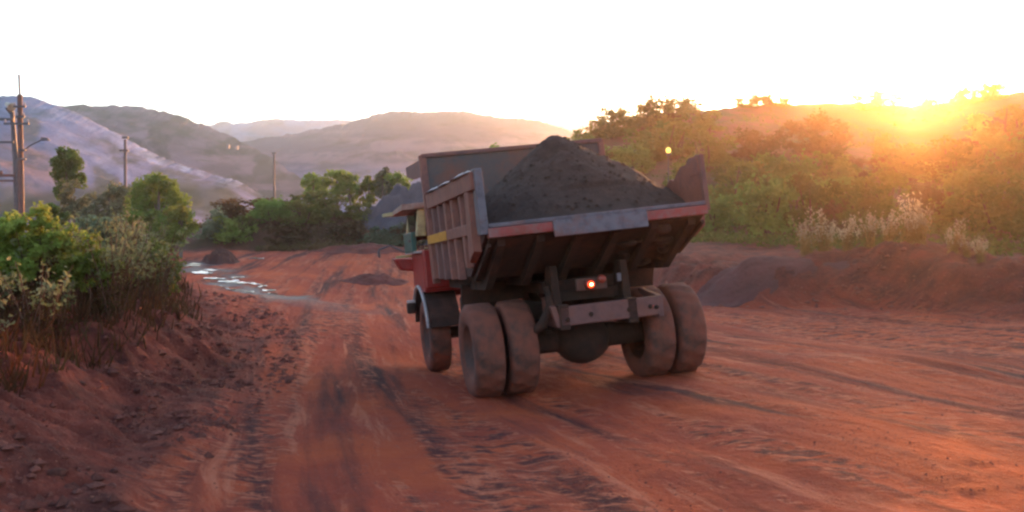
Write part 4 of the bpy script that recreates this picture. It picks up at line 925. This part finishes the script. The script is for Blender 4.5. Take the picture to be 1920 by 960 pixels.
# ------------------------------------------------------------------ poles
d = 50.0; k = d / FPX; base = on_ground(41, d)
pt = empty('utility_pole', tuple(base)); tag(pt, 'tall rusty steel pole with crossarms and a street lamp arm', 'utility pole', 'poles left of the road')
H = zat(140, d) - base[2]; Hs = zat(178, d) - base[2]; LX = lambda px: (px - 41) * k; LZ = lambda py: zat(py, d) - base[2]
q = B(); q.tube([(0, 0, -.5), (LX(38), 0, Hs)], [.17, .13], 10); q.build('pole', M['pole'], pt)
q = B(); q.tube([(LX(38), 0, Hs - .1), (LX(36.5), 0, H)], .055, 8); q.build('pole_top', M['polelight'], pt)
for py, x0, x1 in ((201, 30, 52), (220, 34, 50), (233, 12, 58), (282, 38, 52), (299, 38, 52)):
    q = B(); q.box(((LX(x0) + LX(x1)) / 2, -.18, LZ(py)), ((x1 - x0) * k, .10, .10)); c = q.build('crossarm', M['polegrey'], pt)
    if py < 240:
        for xx in (x0 + 2, x1 - 2): q = B(); q.lathe_x([(-.09, 0), (-.09, .05), (-.03, .035), (0, .06), (.05, .045), (.09, 0)], (0, 0, 0), 10); o = q.build('insulator', M['pale'], c); o.location = (LX(xx), -.18, LZ(py) + .13); o.rotation_euler = (0, math.radians(90), 0)
q = B(); q.tube([(LX(45), -.1, LZ(284)), (LX(62), -.2, LZ(273)), (LX(85), -.3, LZ(263))], .035, 6); la = q.build('lamp_arm', M['polegrey'], pt)
q = B(); q.hexa([(LX(83), -.42, LZ(265)), (LX(99), -.40, LZ(265)), (LX(99), -.2, LZ(265)), (LX(83), -.18, LZ(265))], [(LX(84), -.38, LZ(259)), (LX(96), -.36, LZ(260)), (LX(96), -.24, LZ(260)), (LX(84), -.22, LZ(259))]); q.build('lamp_head', M['polegrey'], la)
base2 = on_ground(33, d + .6)
p2 = empty('utility_pole', tuple(base2)); tag(p2, 'darker shorter pole beside the tall rusty one with a floodlight on top', 'utility pole', 'poles left of the road')
q = B(); q.tube([((35 - 33) * k, 0, -.5), ((30 - 33) * k, 0, zat(300, d) - base2[2]), ((23 - 33) * k, 0, zat(205, d) - base2[2])], [.17, .15, .11], 10); q.build('pole', M['polegrey'], p2)
for py, th_ in ((222, .13), (265, .10), (328, .13), (338, .09)):
    q = B(); q.box(((-20 - 33) * k, -.2, zat(py, d) - base2[2]), (100 * k, .10, th_)); q.build('crossbeam', M['polegrey'] if py < 300 else M['pole'], p2)
for i in range(4):
    q = B(); q.lathe_x([(-.12, 0), (-.12, .08), (-.04, .06), (0, .1), (.06, .08), (.12, 0)], (0, 0, 0), 10); o = q.build('insulator', M['pole'], p2); o.location = ((6 - i * 9 - 33) * k, -.2, zat(323, d) - base2[2]); o.rotation_euler = (0, math.radians(90), 0)
q = B(); q.lathe_x([(-.25, 0), (-.25, .11), (.1, .16), (.22, .24), (.24, .22), (.2, 0)], (0, 0, 0), 16); fl = q.build('floodlight', M['lamphead'], p2); fl.location = ((22 - 33) * k, -.2, zat(196, d) - base2[2]); fl.rotation_euler = (0, math.radians(25), math.radians(-30))
q = B(); q.tube([((14 - 33) * k, -.15, zat(200, d) - base2[2]), ((24 - 33) * k, 0, zat(215, d) - base2[2])], .05, 6); q.build('floodlight_bracket', M['polegrey'], p2)
for px, py0, d_, arms, lab in ((235, 262, 80, (283,), 'thin pole with one crossarm rising behind the green trees'), (514, 289, 110, (), 'thin reddish pole standing beyond the far bank')):
    b_ = on_ground(px, d_); t = empty('utility_pole', tuple(b_)); tag(t, lab, 'utility pole', 'poles left of the road'); k_ = d_ / FPX
    q = B(); q.tube([(0, 0, -.5), (0, 0, zat(py0, d_) - b_[2])], [.13, .11], 8); q.build('pole', M['polegrey'], t)
    for a in arms: q = B(); q.box((0, -.25, zat(a, d_) - b_[2]), (16 * k_, .14, .14)); q.build('crossarm', M['polegrey'], t)
    q = B(); q.box((0, 0, zat(py0 + 3, d_) - b_[2] + .3), (.5, .12, .16)); q.build('pole_cap', M['polegrey'], t)
dl = 41.0; b_ = on_ground(1253, dl); t = empty('lamp_post', tuple(b_)); tag(t, 'slim lamp post with a lit amber lamp behind the truck bed', 'lamp post')
zl = zat(283, dl) - b_[2]
q = B(); q.tube([(0, 0, -.3), (0, 0, zl - .12)], .02, 8); q.build('post', M['polegrey'], t)
q = B(); q.lathe_x([(-.12, 0), (-.12, .05), (-.02, .12), (0, .12), (0, 0)], (0, 0, 0), 14); o = q.build('lamp_base', M['polegrey'], t); o.location = (0, 0, zl - .1); o.rotation_euler = (0, math.radians(-90), 0)
q = B(); q.ball((0, 0, zl + .02), (.11, .11, .13), 14, 10); q.build('lit_lamp', M['amber'], t)

# ------------------------------------------------------------------ haze
if HAZE_DENSITY > 0:
    hm = bpy.data.materials.new('haze'); hm.use_nodes = True; hn = hm.node_tree; hn.nodes.clear()
    ho = hn.nodes.new('ShaderNodeOutputMaterial'); pv = hn.nodes.new('ShaderNodeVolumePrincipled')
    pv.inputs['Color'].default_value = (0.95, 0.92, 0.93, 1); pv.inputs['Density'].default_value = HAZE_DENSITY; pv.inputs['Anisotropy'].default_value = HAZE_G
    hn.links.new(pv.outputs[0], ho.inputs['Volume'])
    q = B(); q.box((0, 100, 160), (6400, 6800, 330)); o = q.build('haze', hm); tag(o, 'pale dusty evening haze', None, None, 'stuff')

    # dust hanging over the road and the foot of the hill
    dm = bpy.data.materials.new('road_dust'); dm.use_nodes = True; hn = dm.node_tree; hn.nodes.clear()
    ho = hn.nodes.new('ShaderNodeOutputMaterial'); pv = hn.nodes.new('ShaderNodeVolumePrincipled')
    pv.inputs['Color'].default_value = (0.96, 0.78, 0.68, 1); pv.inputs['Density'].default_value = 0.0006; pv.inputs['Anisotropy'].default_value = 0.62
    hn.links.new(pv.outputs[0], ho.inputs['Volume'])
    q = B(); q.ball((0, 0, 0), (30, 27, 8), 32, 16); o = q.build('road_dust', dm); o.location = (9, 36, 2); tag(o, 'thin dust hanging over the road', None, None, 'stuff')
